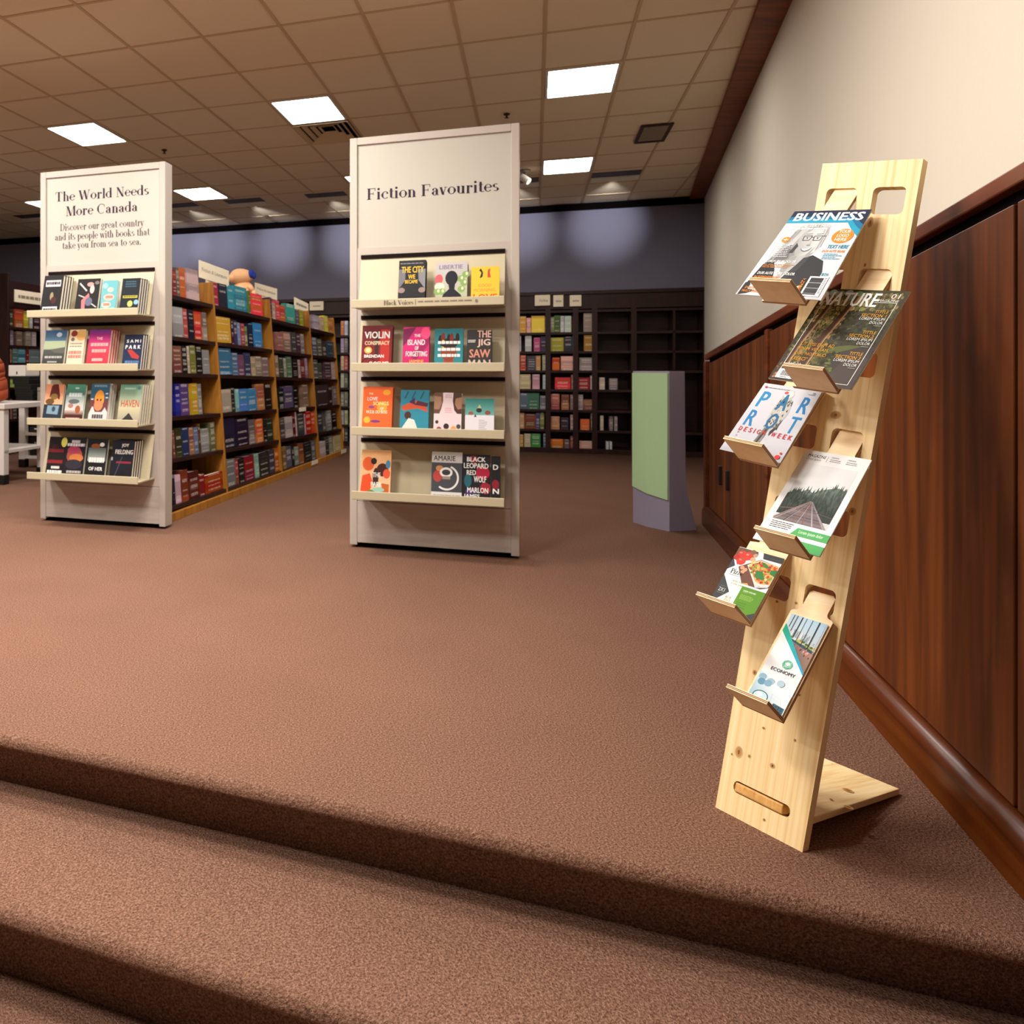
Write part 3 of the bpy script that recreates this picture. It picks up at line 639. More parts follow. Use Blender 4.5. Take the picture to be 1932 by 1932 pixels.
def art_teal(c):
    c.grad(0, 0, 1, 1, '2b8c96', '1f7078'); c.poly([(.2, .0), (.8, 0), (.66, .1), (.34, .1)], 'e9e6dc'); c.poly([(.35, .08), (.65, .08), (.68, .28), (.32, .28)], 'a2452c'); c.ell(.5, .42, .28, .22, '8c3f2b')
    for k in range(7): c.ell(.2 + .1 * k, .72 + .08 * math.sin(k * 2.2), .07, .12, ['1c1716', '7c2620', '2c2624'][k % 3])
    c.ell(.3, .62, .07, .1, 'e0c84e'); c.ell(.5, .6, .3, .07, '241c1a')
    for y in (.62, .45, .3): c.bars(.12, y, .9, y + .07, 1, W_, 0, 1)
def art_jig(c):
    c.rect(0, 0, 1, 1, '332e2e'); rows(c, [('THE', .42, .8, .98, .98, 'e6b4a4'), ('JIG', .42, .55, .95, .76, 'e6c2b4'), ('SAW', .1, .29, .95, .5, 'd98e76'), ('MAN', .06, .02, .96, .24, 'cfb8a4')]); c.bars(.04, .66, .36, .74, 2, W_, .1)
def art_songs(c):
    c.rect(0, 0, 1, 1, 'f0682a'); c.ell(.8, .88, .13, .06, 'f3a62e'); c.ell(.66, .56, .17, .12, 'e8a430'); c.ell(.16, .28, .11, .07, 'f1b63a')
    rows(c, [('THE', .2, .83, .34, .87, 'f8e3b4'), ('LOVE', .15, .7, .5, .78, W_), ('SONGS', .35, .6, .88, .68, 'f8e99a'), ('OF', .6, .5, .72, .56, W_), ('W.E.B. DU BOIS', .12, .42, .84, .49, 'f8e3c4')]); c.ell(.3, .56, .1, .03, '8a4a86'); c.ell(.45, .25, .17, .03, '7a3b78'); c.bars(.1, .04, .9, .08, 1, 'f8c9a0', 0)
def art_bird(c):
    c.grad(0, 0, 1, 1, '2f90a4', '2a7f98'); c.poly([(.02, .62), (.3, .7), (.55, .76), (.9, .62), (.98, .5), (.6, .58), (.4, .56), (.1, .52)], 'c9522c'); c.poly([(.3, .72), (.5, .84), (.52, .66)], '3b2a55'); c.poly([(.5, .66), (.95, .62), (.98, .7), (.6, .76)], '5a2234')
    c.ell(.27, .42, .12, .09, '4a2a22'); c.poly([(.08, .14), (.3, .36), (.5, .32), (.62, .12), (.4, .05), (.2, .06)], 'e9e4da'); c.rect(.0, 0, .2, .12, '5f3a2c')
    for x in (.15, .4, .7): c.line(x, .8, x + .12, .97, .02, '1d3a48')
def art_faces(c):
    c.grad(0, 0, 1, 1, 'ead6d8', 'e8d2d6'); c.poly([(0, .5), (0, 1), (.32, 1), (.33, .8), (.26, .6), (.2, .5)], '6b4a3c'); c.poly([(.0, .6), (.0, .92), (.26, .9), (.28, .75), (.2, .6)], 'a97f66'); c.poly([(1, .5), (1, 1), (.7, 1), (.68, .8), (.74, .58), (.85, .5)], '4f342a'); c.poly([(1, .62), (1, .9), (.78, .86), (.76, .72), (.86, .6)], 'a8795e')
    c.bars(.4, .86, .66, .96, 3, 'b49aa4', .1); c.bars(.4, .5, .66, .64, 3, 'e8a4b4', .1)
    for x, y, r, k in ((.2, .12, .1, 'a33a46'), (.46, .2, .1, '3a2226'), (.42, .05, .09, 'd33a4a'), (.72, .14, .1, 'f0a04a'), (.9, .2, .08, '4a4a4c'), (.85, .05, .1, 'c0485a'), (.62, .05, .05, '4f7a52'), (.12, .3, .06, '4a2a28')): c.ell(x, y, r, r * .7, k)
def art_snow(c):
    c.rect(0, 0, 1, 1, 'e6e0e6'); c.grad(0, .55, 1, 1, '6faea4', '2f7f7a'); c.ell(.48, .68, .1, .06, '2a2f33'); c.poly([(.42, .74), (.5, .84), (.56, .74)], 'c9c08a'); c.ell(.2, .6, .09, .05, '9a5a48'); c.ell(.78, .62, .1, .06, '8a5044'); c.poly([(.3, .5), (.36, .58), (.4, .5)], '33373a'); c.bars(.48, .14, .78, .42, 6, '9a969e', .4, .35)
def art_park(c):
    c.grad(0, 0, 1, 1, 'f0c79e', 'e6a86e'); c.ell(.24, .7, .2, .15, 'e0602c'); c.poly([(.0, .12), (.05, .45), (.3, .5), (.42, .3), (.3, .1)], 'e24f22'); c.ell(.42, .76, .1, .07, '241a18'); c.ell(.72, .58, .2, .14, '4a1c18'); c.ell(.86, .5, .12, .1, 'df5a34'); c.poly([(.7, .0), (.7, .3), (.95, .28), (.95, 0)], 'c8652c'); c.ell(.5, .1, .3, .06, '5d8c48'); c.ell(.6, .16, .2, .05, '9fc9b4'); c.ell(.9, .7, .08, .09, '4a86a4')
    c.ell(.5, .42, .1, .2, '3a1a16'); rows(c, [('THE', .4, .42, .66, .52, W_), ('PARK', .35, .22, .72, .32, W_)])
def art_swirl(c):
    c.rect(0, 0, 1, 1, '46464c'); c.rect(0, .78, 1, 1, 'c4beb8'); c.text('AMARIE', .06, .82, .78, .92, '242226', .02); c.rect(0, 0, 1, .18, 'e0dad6'); c.bars(.08, .03, .95, .12, 2, '55504e', .1, .6)
    c.ell(.2, .5, .15, .12, 'b8443c'); c.ell(.26, .66, .12, .06, 'cf8a58'); c.ring(.5, .47, .34, .22, .06, 'ece8e4', 20, -130, 70); c.ring(.48, .58, .14, .06, .07, 'ece8e4'); c.rect(.36, .44, .62, .5, 'a08a78'); c.ell(.48, .57, .13, .03, '3a3634')
def art_wolf(c):
    c.rect(0, 0, 1, 1, '1b161e'); c.ell(.75, .62, .26, .14, 'b01c3c'); c.ell(.2, .45, .14, .14, '23606c'); c.ell(.3, .2, .2, .1, '4a2a6a'); c.ell(.85, .3, .2, .12, '9a1c2c'); c.ell(.4, .9, .16, .08, '8a1a2a')
    rows(c, [('BLACK', .15, .85, .85, .95, W_), ('LEOPARD', .04, .71, .96, .82, W_), ('RED', .15, .57, .5, .67, W_), ('WOLF', .42, .42, .88, .55, W_), ('MARLON', .18, .2, .96, .31, W_), ('JAMES', .05, .06, .65, .17, W_)])
def art_atomic(c):
    c.rect(0, 0, 1, 1, '1a1618'); c.rect(.12, .72, .9, .88, 'd6cfd2'); c.bars(.16, .76, .86, .84, 1, '3a3438', 0, .9); c.rect(.1, .06, .86, .22, 'd9d2d4'); c.bars(.14, .1, .8, .18, 1, '3a3438', 0, .9); c.ell(.5, .48, .09, .1, '9a8a68'); c.ell(.62, .38, .14, .09, '4a1c1c')
def art_acro(c):
    c.rect(0, 0, 1, 1, '191416'); c.line(.1, .88, .45, .66, .04, 'd8d0cc'); c.line(.1, .55, .5, .45, .03, 'c8bfbb'); c.line(.6, .35, .95, .2, .03, 'c8bfbb'); c.ell(.58, .84, .15, .06, 'd99a92'); c.ell(.68, .7, .1, .12, 'c8c0bc'); c.poly([(.3, .1), (.25, .4), (.55, .6), (.6, .5), (.42, .35), (.45, .1)], 'd57a7c'); c.ell(.58, .36, .16, .12, '6a6a80'); c.ell(.7, .1, .24, .05, 'd8a8a6'); c.ell(.87, .88, .1, .05, '7a7068')
def art_turq(c):
    c.grad(0, 0, 1, 1, '6fb4b8', '68b0b8'); c.ell(.55, .72, .2, .07, 'f0c2b4'); c.ell(.5, .5, .34, .1, 'f2b9aa'); c.ell(.38, .28, .3, .09, 'f1beb0'); c.bars(.3, .47, .75, .54, 1, 'e0705c', 0, 1); c.bars(.2, .25, .6, .32, 1, 'e0705c', 0, 1); c.ell(.2, .84, .16, .08, '9fd0d0'); c.ell(.8, .12, .2, .08, 'a4c9cc')
def art_navy(c):
    c.rect(0, 0, 1, 1, '141a22'); c.bars(.2, .72, .85, .92, 3, '3e6072', .2); c.rect(.12, .44, .92, .51, 'cabd3c'); c.bars(.16, .46, .88, .5, 1, '6a6420', 0, 1); c.ell(.55, .28, .15, .09, 'b9bf6a'); c.rect(.25, .04, .82, .13, 'c4b84a'); c.ell(.88, .32, .13, .07, '86b8d4')
def art_hills(c):
    c.grad(0, .7, 1, 1, '5d7c94', '2f5a86'); c.ell(.66, .88, .13, .06, 'c9d6de'); c.grad(0, .48, 1, .72, '9aa884', 'b4bf9c'); c.grad(0, 0, 1, .5, '2a2a2a', '4a4c48'); c.poly([(.3, .5), (1, .56), (1, .4), (.5, .42)], '5c5c54'); c.bars(.1, .27, .9, .33, 1, 'b4b0ac', 0, .9); c.bars(.25, .16, .7, .2, 1, 'b4b0ac', 0, .9)
def art_cream(c):
    c.rect(0, 0, 1, 1, 'ecd3b4'); c.ell(.75, .86, .3, .15, 'e6b46a'); c.ell(.3, .9, .2, .08, '8c2f22'); c.bars(.1, .52, .9, .66, 2, '8a827c', .1); c.bars(.08, .25, .92, .46, 2, 'd8756a', .1, .8); c.ell(.25, .75, .12, .05, '7a6a62')
def art_pink(c):
    c.grad(0, 0, 1, .45, 'd2303c', 'd93a4c'); c.grad(0, .45, 1, .85, 'd93a4c', 'b02a80'); c.grad(0, .85, 1, 1, 'a0287e', '5c2a78'); c.text('THE', .36, .74, .64, .81, 'f6c9c4', .02); c.bars(.12, .58, .92, .66, 1, 'f2a49c', 0, 1); c.bars(.2, .42, .86, .5, 1, 'f2a49c', 0, 1); c.bars(.25, .2, .75, .27, 1, 'f5bdb4', 0, 1); c.bars(.12, .06, .85, .13, 1, 'f5bdb4', 0, 1)
def art_sami(c):
    c.grad(0, 0, 1, 1, '1a2a52', '0f1430'); c.text('S A M I', .14, .76, .9, .85, W_, .02); c.text('P A R K', .1, .58, .92, .69, W_, .03); c.poly([(.2, .55), (.45, .56), (.9, .36), (.85, .28), (.5, .32)], 'b03430'); c.bars(.15, .16, .9, .24, 1, '5a78a4', 0, 1); c.bars(.2, .02, .9, .1, 1, '8a9ab4', 0, 1)
def art_mask(c):
    c.grad(0, .45, 1, 1, 'f0b48c', 'e08a60'); c.poly([(.24, .66), (.3, .95), (.42, 1), (.66, 1), (.82, .7), (.8, .6), (.5, .72)], '5a1814'); c.ell(.5, .68, .2, .08, '8a6a2c'); c.ell(.3, .55, .24, .08, '6b4a22'); c.rect(0, 0, 1, .48, '222c3c'); c.poly([(.18, .24), (.2, .45), (.84, .45), (.8, .22)], '7f9aaa'); c.ell(.55, .36, .1, .07, '31465a'); c.bars(.15, .05, .85, .12, 2, '3f5a74', .2)
def art_green(c):
    c.grad(0, .72, 1, 1, '4a7068', '4f9a7c'); c.grad(0, .3, 1, .72, 'd9d4d0', '8fa09c'); c.rect(0, 0, 1, .22, '4a1c18'); c.grad(0, .22, 1, .34, '6a342a', 'c9b8b0'); c.bars(.14, .68, .85, .78, 1, 'd0dcd8', 0, 1); c.ell(.45, .56, .3, .06, '5a6664'); c.ell(.7, .36, .14, .1, 'a5562c'); c.ell(.3, .45, .14, .06, 'b0786a'); c.bars(.12, .09, .85, .15, 1, 'd9b0a4', 0, 1); c.bars(.45, .88, .65, .92, 1, 'd0dcd8', 0, 1)
def art_orange(c):
    c.grad(0, .45, 1, 1, '31506a', '2f6078'); c.rect(0, 0, 1, .3, 'dcd4d2'); c.poly([(0, .25), (.15, .44), (.3, .3), (.7, .3), (.85, .42), (1, .25), (1, .6), (0, .6)], '6a3a3a'); c.poly([(.0, 0), (.05, .3), (.2, .44), (.32, .3), (.7, .3), (.85, .4), (1, .3), (1, 0)], 'dcd4d2'); c.ell(.5, .62, .26, .22, 'f09a34'); c.ell(.48, .47, .24, .14, 'e8875c'); c.ell(.4, .6, .05, .03, '5a3018'); c.ell(.58, .6, .05, .03, '5a3018'); c.bars(.2, .14, .8, .24, 1, '4a484c', 0, 1); c.bars(.15, .92, .85, .97, 1, '7a9ab0', 0, 1)
    for x, y in ((.88, .74), (.9, .64), (.12, .6)): c.rect(x - .07, y, x + .06, y + .03, 'e4e0de')
def art_haven(c):
    c.grad(0, .45, 1, 1, 'b9b99a', '5f9a84'); c.grad(0, 0, 1, .45, '9a9480', 'c9c09c'); c.text('HAVEN', .1, .44, .92, .62, 'c24a2e', .02); c.poly([(.2, .12), (.5, .3), (.75, .12)], '34302e'); c.rect(0, 0, 1, .06, '3a3232'); c.ell(.86, .92, .08, .05, '5a6a70'); c.bars(.2, .88, .7, .92, 1, 'b0cfc0', 0, 1)
def art_moon(c):
    c.rect(0, 0, 1, 1, '1c1012'); c.ell(.92, .87, .18, .12, 'd8cf62'); c.rect(0, .62, .95, .7, '7a1c24'); c.rect(0, .35, .95, .43, '8a1e26'); c.bars(.3, .22, .8, .28, 1, W_, 0, 1); c.bars(.08, .06, .98, .18, 1, W_, 0, .9); c.ell(.4, .75, .2, .06, '3a1614')
def art_hair(c):
    c.rect(0, 0, 1, 1, '1a1218'); c.ell(.5, .55, .38, .2, 'a4503c'); c.ell(.45, .68, .32, .1, 'a83a58'); c.ell(.6, .5, .34, .1, 'cf7a44'); c.ell(.5, .34, .4, .12, '2e2a34'); c.bars(.3, .86, .7, .93, 1, 'c9bfc4', 0, 1); c.bars(.1, .78, .95, .85, 1, 'd4cacf', 0, 1); c.bars(.2, .13, .9, .19, 1, 'b8b0ac', 0, 1); c.bars(.1, .04, .9, .1, 1, 'c4bcb8', 0, 1)
def art_ofher(c):
    c.rect(0, 0, 1, 1, '131010'); c.grad(.05, .45, .95, .78, 'a8b4b0', '5a625e'); c.ell(.4, .82, .24, .06, '8a4a26'); c.ell(.72, .86, .12, .05, 'd9d4d0'); c.poly([(.4, .3), (.5, .52), (.62, .3)], '131010'); c.bars(.12, .42, .92, .54, 1, W_, 0, 1); c.text('OF HER', .16, .22, .86, .31, W_, .03)
def art_joy(c):
    c.rect(0, 0, 1, 1, '12131e'); c.text('JOY', .42, .82, .75, .92, W_, .04); c.text('FIELDING', .16, .66, .96, .77, W_, .04); c.rect(.25, .43, .92, .48, '8a2440'); c.line(.2, .05, .5, .6, .02, '4a4e5a'); c.poly([(.3, .0), (.55, .25), (.9, 0)], '0c0c10'); c.rect(.44, .03, .62, .09, 'c9b43a'); c.rect(.0, .5, .08, .58, 'a8a4a8')
GL, GC = 'books on the left display board', 'books on the middle display board'
for a in [
    (OL, 0, 76.8, 112.8, 578, 520, '1a1618', art_atomic, 'black book with two white title blocks, leftmost on the top tray of the left board', GL, 3),
    (OL, 0, 141.4, 183.6, 577, 526, '191416', art_acro, 'black book with a pink acrobat figure on the top tray of the left board', GL),
    (OL, 0, 189, 218, 576, 529, '68b0b8', art_turq, 'turquoise book with peach blobs on the top tray of the left board', GL),
    (OL, 0, 226, 260, 575, 525, '141a22', art_navy, 'navy book with a yellow title band, rightmost on the top tray of the left board', GL, 3),
    (OL, 1, 79, 119, 683, 623, '33383c', art_hills, 'landscape book with blue sky over dark hills, second tray of the left board', GL),
    (OL, 1, 124.6, 154.5, 683, 622, 'ecd3b4', art_cream, 'cream book with red lettering on the second tray of the left board', GL),
    (OL, 1, 162.5, 203, 683, 622, 'd2303c', art_pink, 'purple to red book reading THE on the second tray, left board', GL, 3),
    (OL, 1, 230, 265, 684, 631, '0f1430', art_sami, 'navy book reading SAMI PARK, second tray of the left board', GL, 2),
    (OL, 2, 80, 114.6, 786, 725, '222c3c', art_mask, 'peach and navy book with a dark red masked head, third tray, left board', GL),
    (OL, 2, 120, 155, 787, 725, '4a7068', art_green, 'green book with white middle and brown base, third tray, left board', GL),
    (OL, 2, 165.7, 200.7, 789, 724, 'dcd4d2', art_orange, 'book with a round orange head, third tray of the left board', GL, 2),
    (OL, 2, 221, 262.6, 790, 725.6, '9a9480', art_haven, 'book reading HAVEN in red, third tray of the left board', GL, 3),
    (OL, 3, 86, 117, 889, 824, '1c1012', art_moon, 'black book with yellow half moon, bottom tray of the left board', GL),
    (OL, 3, 117, 156, 891, 825, '1a1218', art_hair, 'black book with red and orange hair, bottom tray of the left board', GL),
    (OL, 3, 160, 197, 893, 828, '131010', art_ofher, 'black book reading OF HER, bottom tray of the left board', GL),
    (OL, 3, 206, 248, 896, 831, '12131e', art_joy, 'black book reading JOY FIELDING, bottom tray of the left board', GL, 3),
    (OC, 0, 750.6, 801.4, 562, 491, '1a1a1d', art_city, 'black book reading THE CITY WE BECAME, top tray of the middle board', GC, 1),
    (OC, 0, 821.5, 881, 560, 495, 'b9b2b8', art_lib, 'grey book reading LIBERTIE with a silhouette, top tray of the middle board', GC, 2),
    (OC, 0, 888.5, 942, 558, 503, 'f6c63b', art_love, 'yellow book reading GOOD MORNING LOVE, top tray of the middle board', GC),
    (OC, 1, 681, 738, 684, 614, '7e1418', art_violin, 'dark red book reading VIOLIN CONSPIRACY, second tray of the middle board', GC, 1),
    (OC, 1, 759, 809, 684, 617, 'c41f60', art_island, 'magenta book reading THE ISLAND OF FORGETTING, second tray, middle board', GC),
    (OC, 1, 819, 873, 684, 620, '2b8c96', art_teal, 'teal book with a crowned brown head, second tray of the middle board', GC),
    (OC, 1, 880.5, 927, 684, 622, '332e2e', art_jig, 'black book reading THE JIG SAW MAN, second tray of the middle board', GC, 1),
    (OC, 2, 682.5, 738.5, 806, 730, 'f0682a', art_songs, 'orange book reading THE LOVE SONGS, third tray of the middle board', GC, 1),
    (OC, 2, 754, 808, 808, 736, '2f90a4', art_bird, 'teal book with a white shirted winged figure, third tray, middle board', GC),
    (OC, 2, 817.6, 870, 810, 741, 'ead6d8', art_faces, 'pale pink book with two half faces and dots, third tray, middle board', GC),
    (OC, 2, 877, 932, 811, 752, 'e6e0e6', art_snow, 'short white book with a teal top, third tray of the middle board', GC),
    (OC, 3, 679.4, 736, 927, 849, 'e6a86e', art_park, 'peach book reading THE PARK, bottom tray of the middle board', GC),
    (OC, 3, 813, 871, 935, 853, '46464c', art_swirl, 'grey book with a white swirl hat, bottom tray of the middle board', GC),
    (OC, 3, 872, 923, 939, 858, '1b161e', art_wolf, 'black book reading BLACK LEOPARD RED WOLF, bottom tray, middle board', GC),
    (OC, 3, 926, 943, 941, 861, '1b161e', lambda c: (c.rect(0, 0, 1, 1, '1b161e'), c.ell(.5, .4, .4, .1, '8a1a2a'), c.text('D', .2, .71, .8, .82, W_, .03), c.text('N', .2, .2, .9, .31, W_, .03)), 'narrow black red-lettered book at the right end of the bottom tray, middle board', GC)]:
    disp_book(*a)
# ================================================================== SHELVED BOOKS
def book_mesh(face):
    cv = MB(); g = .06
    if face:                            # cover to the front: width x, thin y
        cv.box(0, 1, 0, .12, 0, 1); cv.box(0, 1, .88, 1, 0, 1); cv.box(0, .03, .12, .88, 0, 1); cv.box(.03, .97, .12, .88, .02, .98, 1)
    else:                               # spine to the front
        cv.box(0, .12, 0, 1, 0, 1); cv.box(.88, 1, 0, 1, 0, 1); cv.box(.12, .88, 0, .04, 0, 1); cv.box(.12, .88, .04, .97, .02, .98, 1)
    return cv.mesh('book', ['book_cover', 'paper'])
SPINE, FACE = book_mesh(False), book_mesh(True)
def cname(c):
    r, g, b = [int(k, 16) / 15 for k in c]
    mx, mn = max(r, g, b), min(r, g, b); d = mx - mn
    if d < .14: return 'black' if mx < .2 else 'dark grey' if mx < .4 else 'grey' if mx < .65 else 'pale grey' if mx < .8 else 'white'
    if mx == r: h = (g - b) / d % 6
    elif mx == g: h = (b - r) / d + 2
    else: h = (r - g) / d + 4
    dark = 'dark ' if mx < .42 else 'pale ' if d < .27 and mx > .6 else ''
    n = 'red' if h < .35 or h > 5.5 else ('brown' if mx < .55 or d < .3 else 'orange') if h < .75 else ('tan' if d < .4 else 'yellow') if h < 1.35 else 'green' if h < 2.6 else 'teal' if h < 3.35 else 'blue' if h < 4.4 else 'purple'
    return dark + n
def shelf_book(m, wx, dy, hz, col, face, label, group):
    o = bpy.data.objects.new('book', FACE if face else SPINE); C.objects.link(o)
    o.matrix_world = m @ Matrix.Diagonal((wx, dy, hz, 1)); o.color = (*[k * .72 for k in lin(col)], 1)  # colours darkened to put the shade of the shelves into the books
    tag(o, label, 'book', group); return o
# ---- slanted oak bookcase: four bays in a row
SB0, SB1 = floorpt(325, 985), floorpt(655, 855)
bx = (SB1 - SB0).normalized(); by = V((-bx.y, bx.x, 0))            # by = into the case
def front_y(z): return .012 + .135 * z / 1.7
def along(px, z, dy=0.0, py=None):                                  # px column -> position along the case at that height
    k = (px - CX) / F; o = SB0 + by * (front_y(z) + dy)
    s = (k * o.y - o.x) / (bx.x - k * bx.y); return s
divs = [along(428.5, .05), along(532, .05), along(603, .05), along(648, .05)]
divs = [-.04] + divs
X1 = divs[1]
SHZ = [1.535, 1.239, .981, .677, .39, .085]
def shz(k, x): return SHZ[k] - (.024 if k < 5 else .012) * (x - X1)
mwS = mat4(SB0, bx, by, Z)
BAYN = ['nearest', 'second', 'third', 'farthest']
dtop = lambda x: 1.71 - .02 * (x - X1)
bays = []
for n in range(4):
    x0, x1 = divs[n], divs[n + 1]
    t = thing('bookcase', f'{BAYN[n]} bay of the slanted oak bookcase between the two display boards', 'bookcase', mwS @ Matrix.Translation((x0, 0, 0)), 'bays of the slanted oak bookcase')
    L = x1 - x0
    def side(xa, x):
        zt = dtop(x); MB().hexa([(xa, front_y(0), 0), (xa + .028, front_y(0), 0), (xa + .028, .34, 0), (xa, .34, 0)], [(xa, front_y(zt), zt), (xa + .028, front_y(zt), zt), (xa + .028, .34, zt), (xa, .34, zt)]).build('side_panel', 'oak', t, bevel=.002)
    side(0, x0)
    if n == 3: side(L - .0, x1)
    MB().hexa([(.028, .32, .03), (L, .32, .03), (L, .335, .03), (.028, .335, .03)], [(.028, .32, dtop(x0) - .1), (L, .32, dtop(x1) - .1), (L, .335, dtop(x1) - .1), (.028, .335, dtop(x0) - .1)]).build('back_panel', 'shelf_wood', t)
    for k in range(6):
        za, zb = shz(k, x0), shz(k, x1); th = .028; ya, yb_ = front_y(za) + .004, front_y(zb) + .004
        MB().hexa([(.028, ya, za - th), (L, yb_, zb - th), (L, .32, zb - th), (.028, .32, za - th)], [(.028, ya, za), (L, yb_, zb), (L, .32, zb), (.028, .32, za)]).build('shelf', 'shelf_wood', t)
    MB().box(0, L, .0, .03, 0, .055).build('kick_board', 'oak', t, bevel=.002)
    bays.append(t)
for n, px, k in ((2, 570, 3), (2, 590, 5), (3, 645, 5)):
    x = along(px, SHZ[k]) ; z = shz(k, x) if k < 5 else .06; lx = x - divs[n]; L_ = .22
    y = front_y(z) + .001 if k < 5 else -.003
    MB().box(lx - .11, lx + .11, y - .004, y, z - .04, z + .002).build('shelf_tag', 'sign_card', bays[n])
SHELF = {0: [((322, 500), .1242, 0, '20,80,65,a32 80,125,40,887 125,215,45,c52 240,420,65,dbb,f'),
             ((322, 500), .1242, 1, '20,180,640,999,f 180,250,665,b54 265,350,680,112 350,460,710,d52 480,545,720,a98'),
             ((322, 500), .1242, 2, '20,160,1230,854,f 165,240,1230,111 245,280,1230,ba9 285,375,1220,773 380,470,1240,111 480,580,1290,888'),
             ((322, 720), .1345, 3, '60,130,30,228 130,250,30,648,f 290,375,25,ca2 375,430,30,888'),
             ((322, 720), .1345, 4, '20,50,680,844 60,150,650,442 150,250,645,236,f 250,320,640,a75 320,380,640,679 385,415,590,742 415,530,660,aaa,f 550,620,570,664'),
             ((322, 720), .1345, 5, '20,55,1310,223 60,135,1310,cab 145,240,1240,a42 250,390,1260,511 390,470,1300,811 480,720,1290,a10,f')],
         1: [((390, 520), .1139, 0, '75,180,120,a22 190,330,140,223,f 340,440,190,39a,f 440,660,190,39a,f 690,720,250,673 725,915,310,e63,f'),
             ((390, 520), .1139, 1, '110,390,690,da3,f 400,440,720,413 445,500,740,335 500,550,780,78a 560,620,790,a44 620,665,840,885 680,760,790,124 770,910,790,37b,f'),
             ((390, 520), .1139, 2, '175,400,1180,59c,f 410,510,1280,579 515,610,1310,857 620,720,1280,447 730,800,1340,a97 800,900,1340,987 900,1020,1360,b99,f'),
             ((400, 720), .1139, 3, '140,310,130,cba,f 310,370,100,332 390,440,120,7aa 440,580,120,48b,f 580,730,115,48b,f 740,860,40,c85,f 870,980,50,211'),
             ((400, 720), .1139, 4, '180,380,610,224,f 390,600,610,213,f 600,710,630,988,f 720,840,620,d52 850,900,640,211 900,1000,620,343,f'),
             ((400, 720), .1139, 5, '230,380,1290,777 385,430,1270,b45 440,530,1270,111 530,690,1230,911 720,770,1190,8a9 775,940,1170,222,f 940,1030,1130,334 1035,1130,1100,d71')],
         2: [((500, 540), .10349, 0, '85,120,200,535 120,180,300,b98 185,260,260,d54 260,360,350,c43,f 365,540,330,4a9,f 550,610,420,656 620,690,430,992'),
             ((500, 540), .10349, 1, '205,330,840,a76 330,460,835,c98,f 480,560,840,444 570,640,870,534 640,710,870,988'),
             ((500, 540), .10349, 2, '180,240,1260,b98 250,330,1300,443 330,380,1310,998 390,480,1280,797 500,590,1340,211 595,640,1340,a88 640,720,1350,722 725,770,1300,a8a'),
             ((510, 710), .10349, 3, '150,240,220,121 240,410,180,546,f 420,490,220,111 580,690,150,976,f'),
             ((510, 710), .10349, 4, '170,260,760,655 260,400,740,cbb,f 400,450,650,611 450,480,650,caa 490,610,680,444 615,640,680,c9a 640,740,640,c20 740,840,640,d42,f'),
             ((510, 710), .10349, 5, '220,280,1280,863 280,380,1280,556 390,430,1290,222 430,510,1290,787 520,600,1220,a63 620,740,1200,222,f 745,810,1170,667')],
         3: [((500, 540), .10349, 0, '860,980,530,bab 1010,1070,560,ca8 1075,1140,540,dc3 1160,1230,590,d95 1230,1290,670,963'),
             ((500, 540), .10349, 1, '850,940,930,667 950,1030,960,554 1040,1110,1000,433 1125,1310,1010,345,f'),
             ((500, 540), .10349, 2, '870,960,1340,555 960,1030,1400,554 1070,1200,1390,645 1210,1270,1380,caa'),
             ((510, 710), .10349, 3, '830,1050,160,433,f 1060,1120,200,322 1140,1210,180,766'),
             ((510, 710), .10349, 4, '860,940,680,445 950,1000,670,554 1030,1110,620,888 1120,1200,650,211'),
             ((510, 710), .10349, 5, '880,1000,1190,baa,f 1000,1060,1110,333 1060,1130,1090,887 1160,1300,1080,cb8,f')]}
SHN = ['top', 'second', 'third', 'fourth', 'fifth', 'bottom']
for n, rows_ in SHELF.items():
    for (ox, oy), sc, k, spec in rows_:
        for q_, it in enumerate(spec.split()):
            p = it.split(','); face = len(p) > 4; col = p[3]
            xa, xb = ox + float(p[0]) * sc, ox + float(p[1]) * sc; yt = oy + float(p[2]) * sc
            z0 = SHZ[k]
            xm = along((xa + xb) / 2, z0 - .024 * 1.0 * n)
            z0 = shz(k, xm)
            a_, b_ = along(xa, z0 + .1, .025), along(xb, z0 + .1, .025)
            a_, b_ = max(a_, divs[n] + .032), min(b_, divs[n + 1] - .006)
            if b_ - a_ < .012: continue
            pm = SB0 + bx * ((a_ + b_) / 2) + by * (front_y(z0 + .2) + .03)
            zt = EYE + (CY - yt) / F * pm.y
            lim = (shz(k - 1, xm) - z0 - .045) if k else .34
            h = min(max(zt - z0, .12), lim, .30)
            yb = front_y(z0) + .022
            lean = math.atan(.135 / 1.7) * .9
            up = V((0, math.sin(lean), math.cos(lean))); inn = V((0, math.cos(lean), -math.sin(lean)))
            zs = min(shz(k, a_), shz(k, b_)) + abs(shz(k, a_) - shz(k, b_)) + .001
            m = mwS @ mat4(V((a_, yb, zs)), V((1, 0, 0)), inn, up)
            dep = RND.uniform(.03, .05) if face else RND.uniform(.13, .16)
            shelf_book(m, b_ - a_, dep, h, col, face, f'{cname(col)} {"cover-out" if face else "spine-out"} book, {ORD[q_]} from left, {SHN[k]} shelf, {BAYN[n]} bay of slanted bookcase', 'books on the slanted oak bookcase')
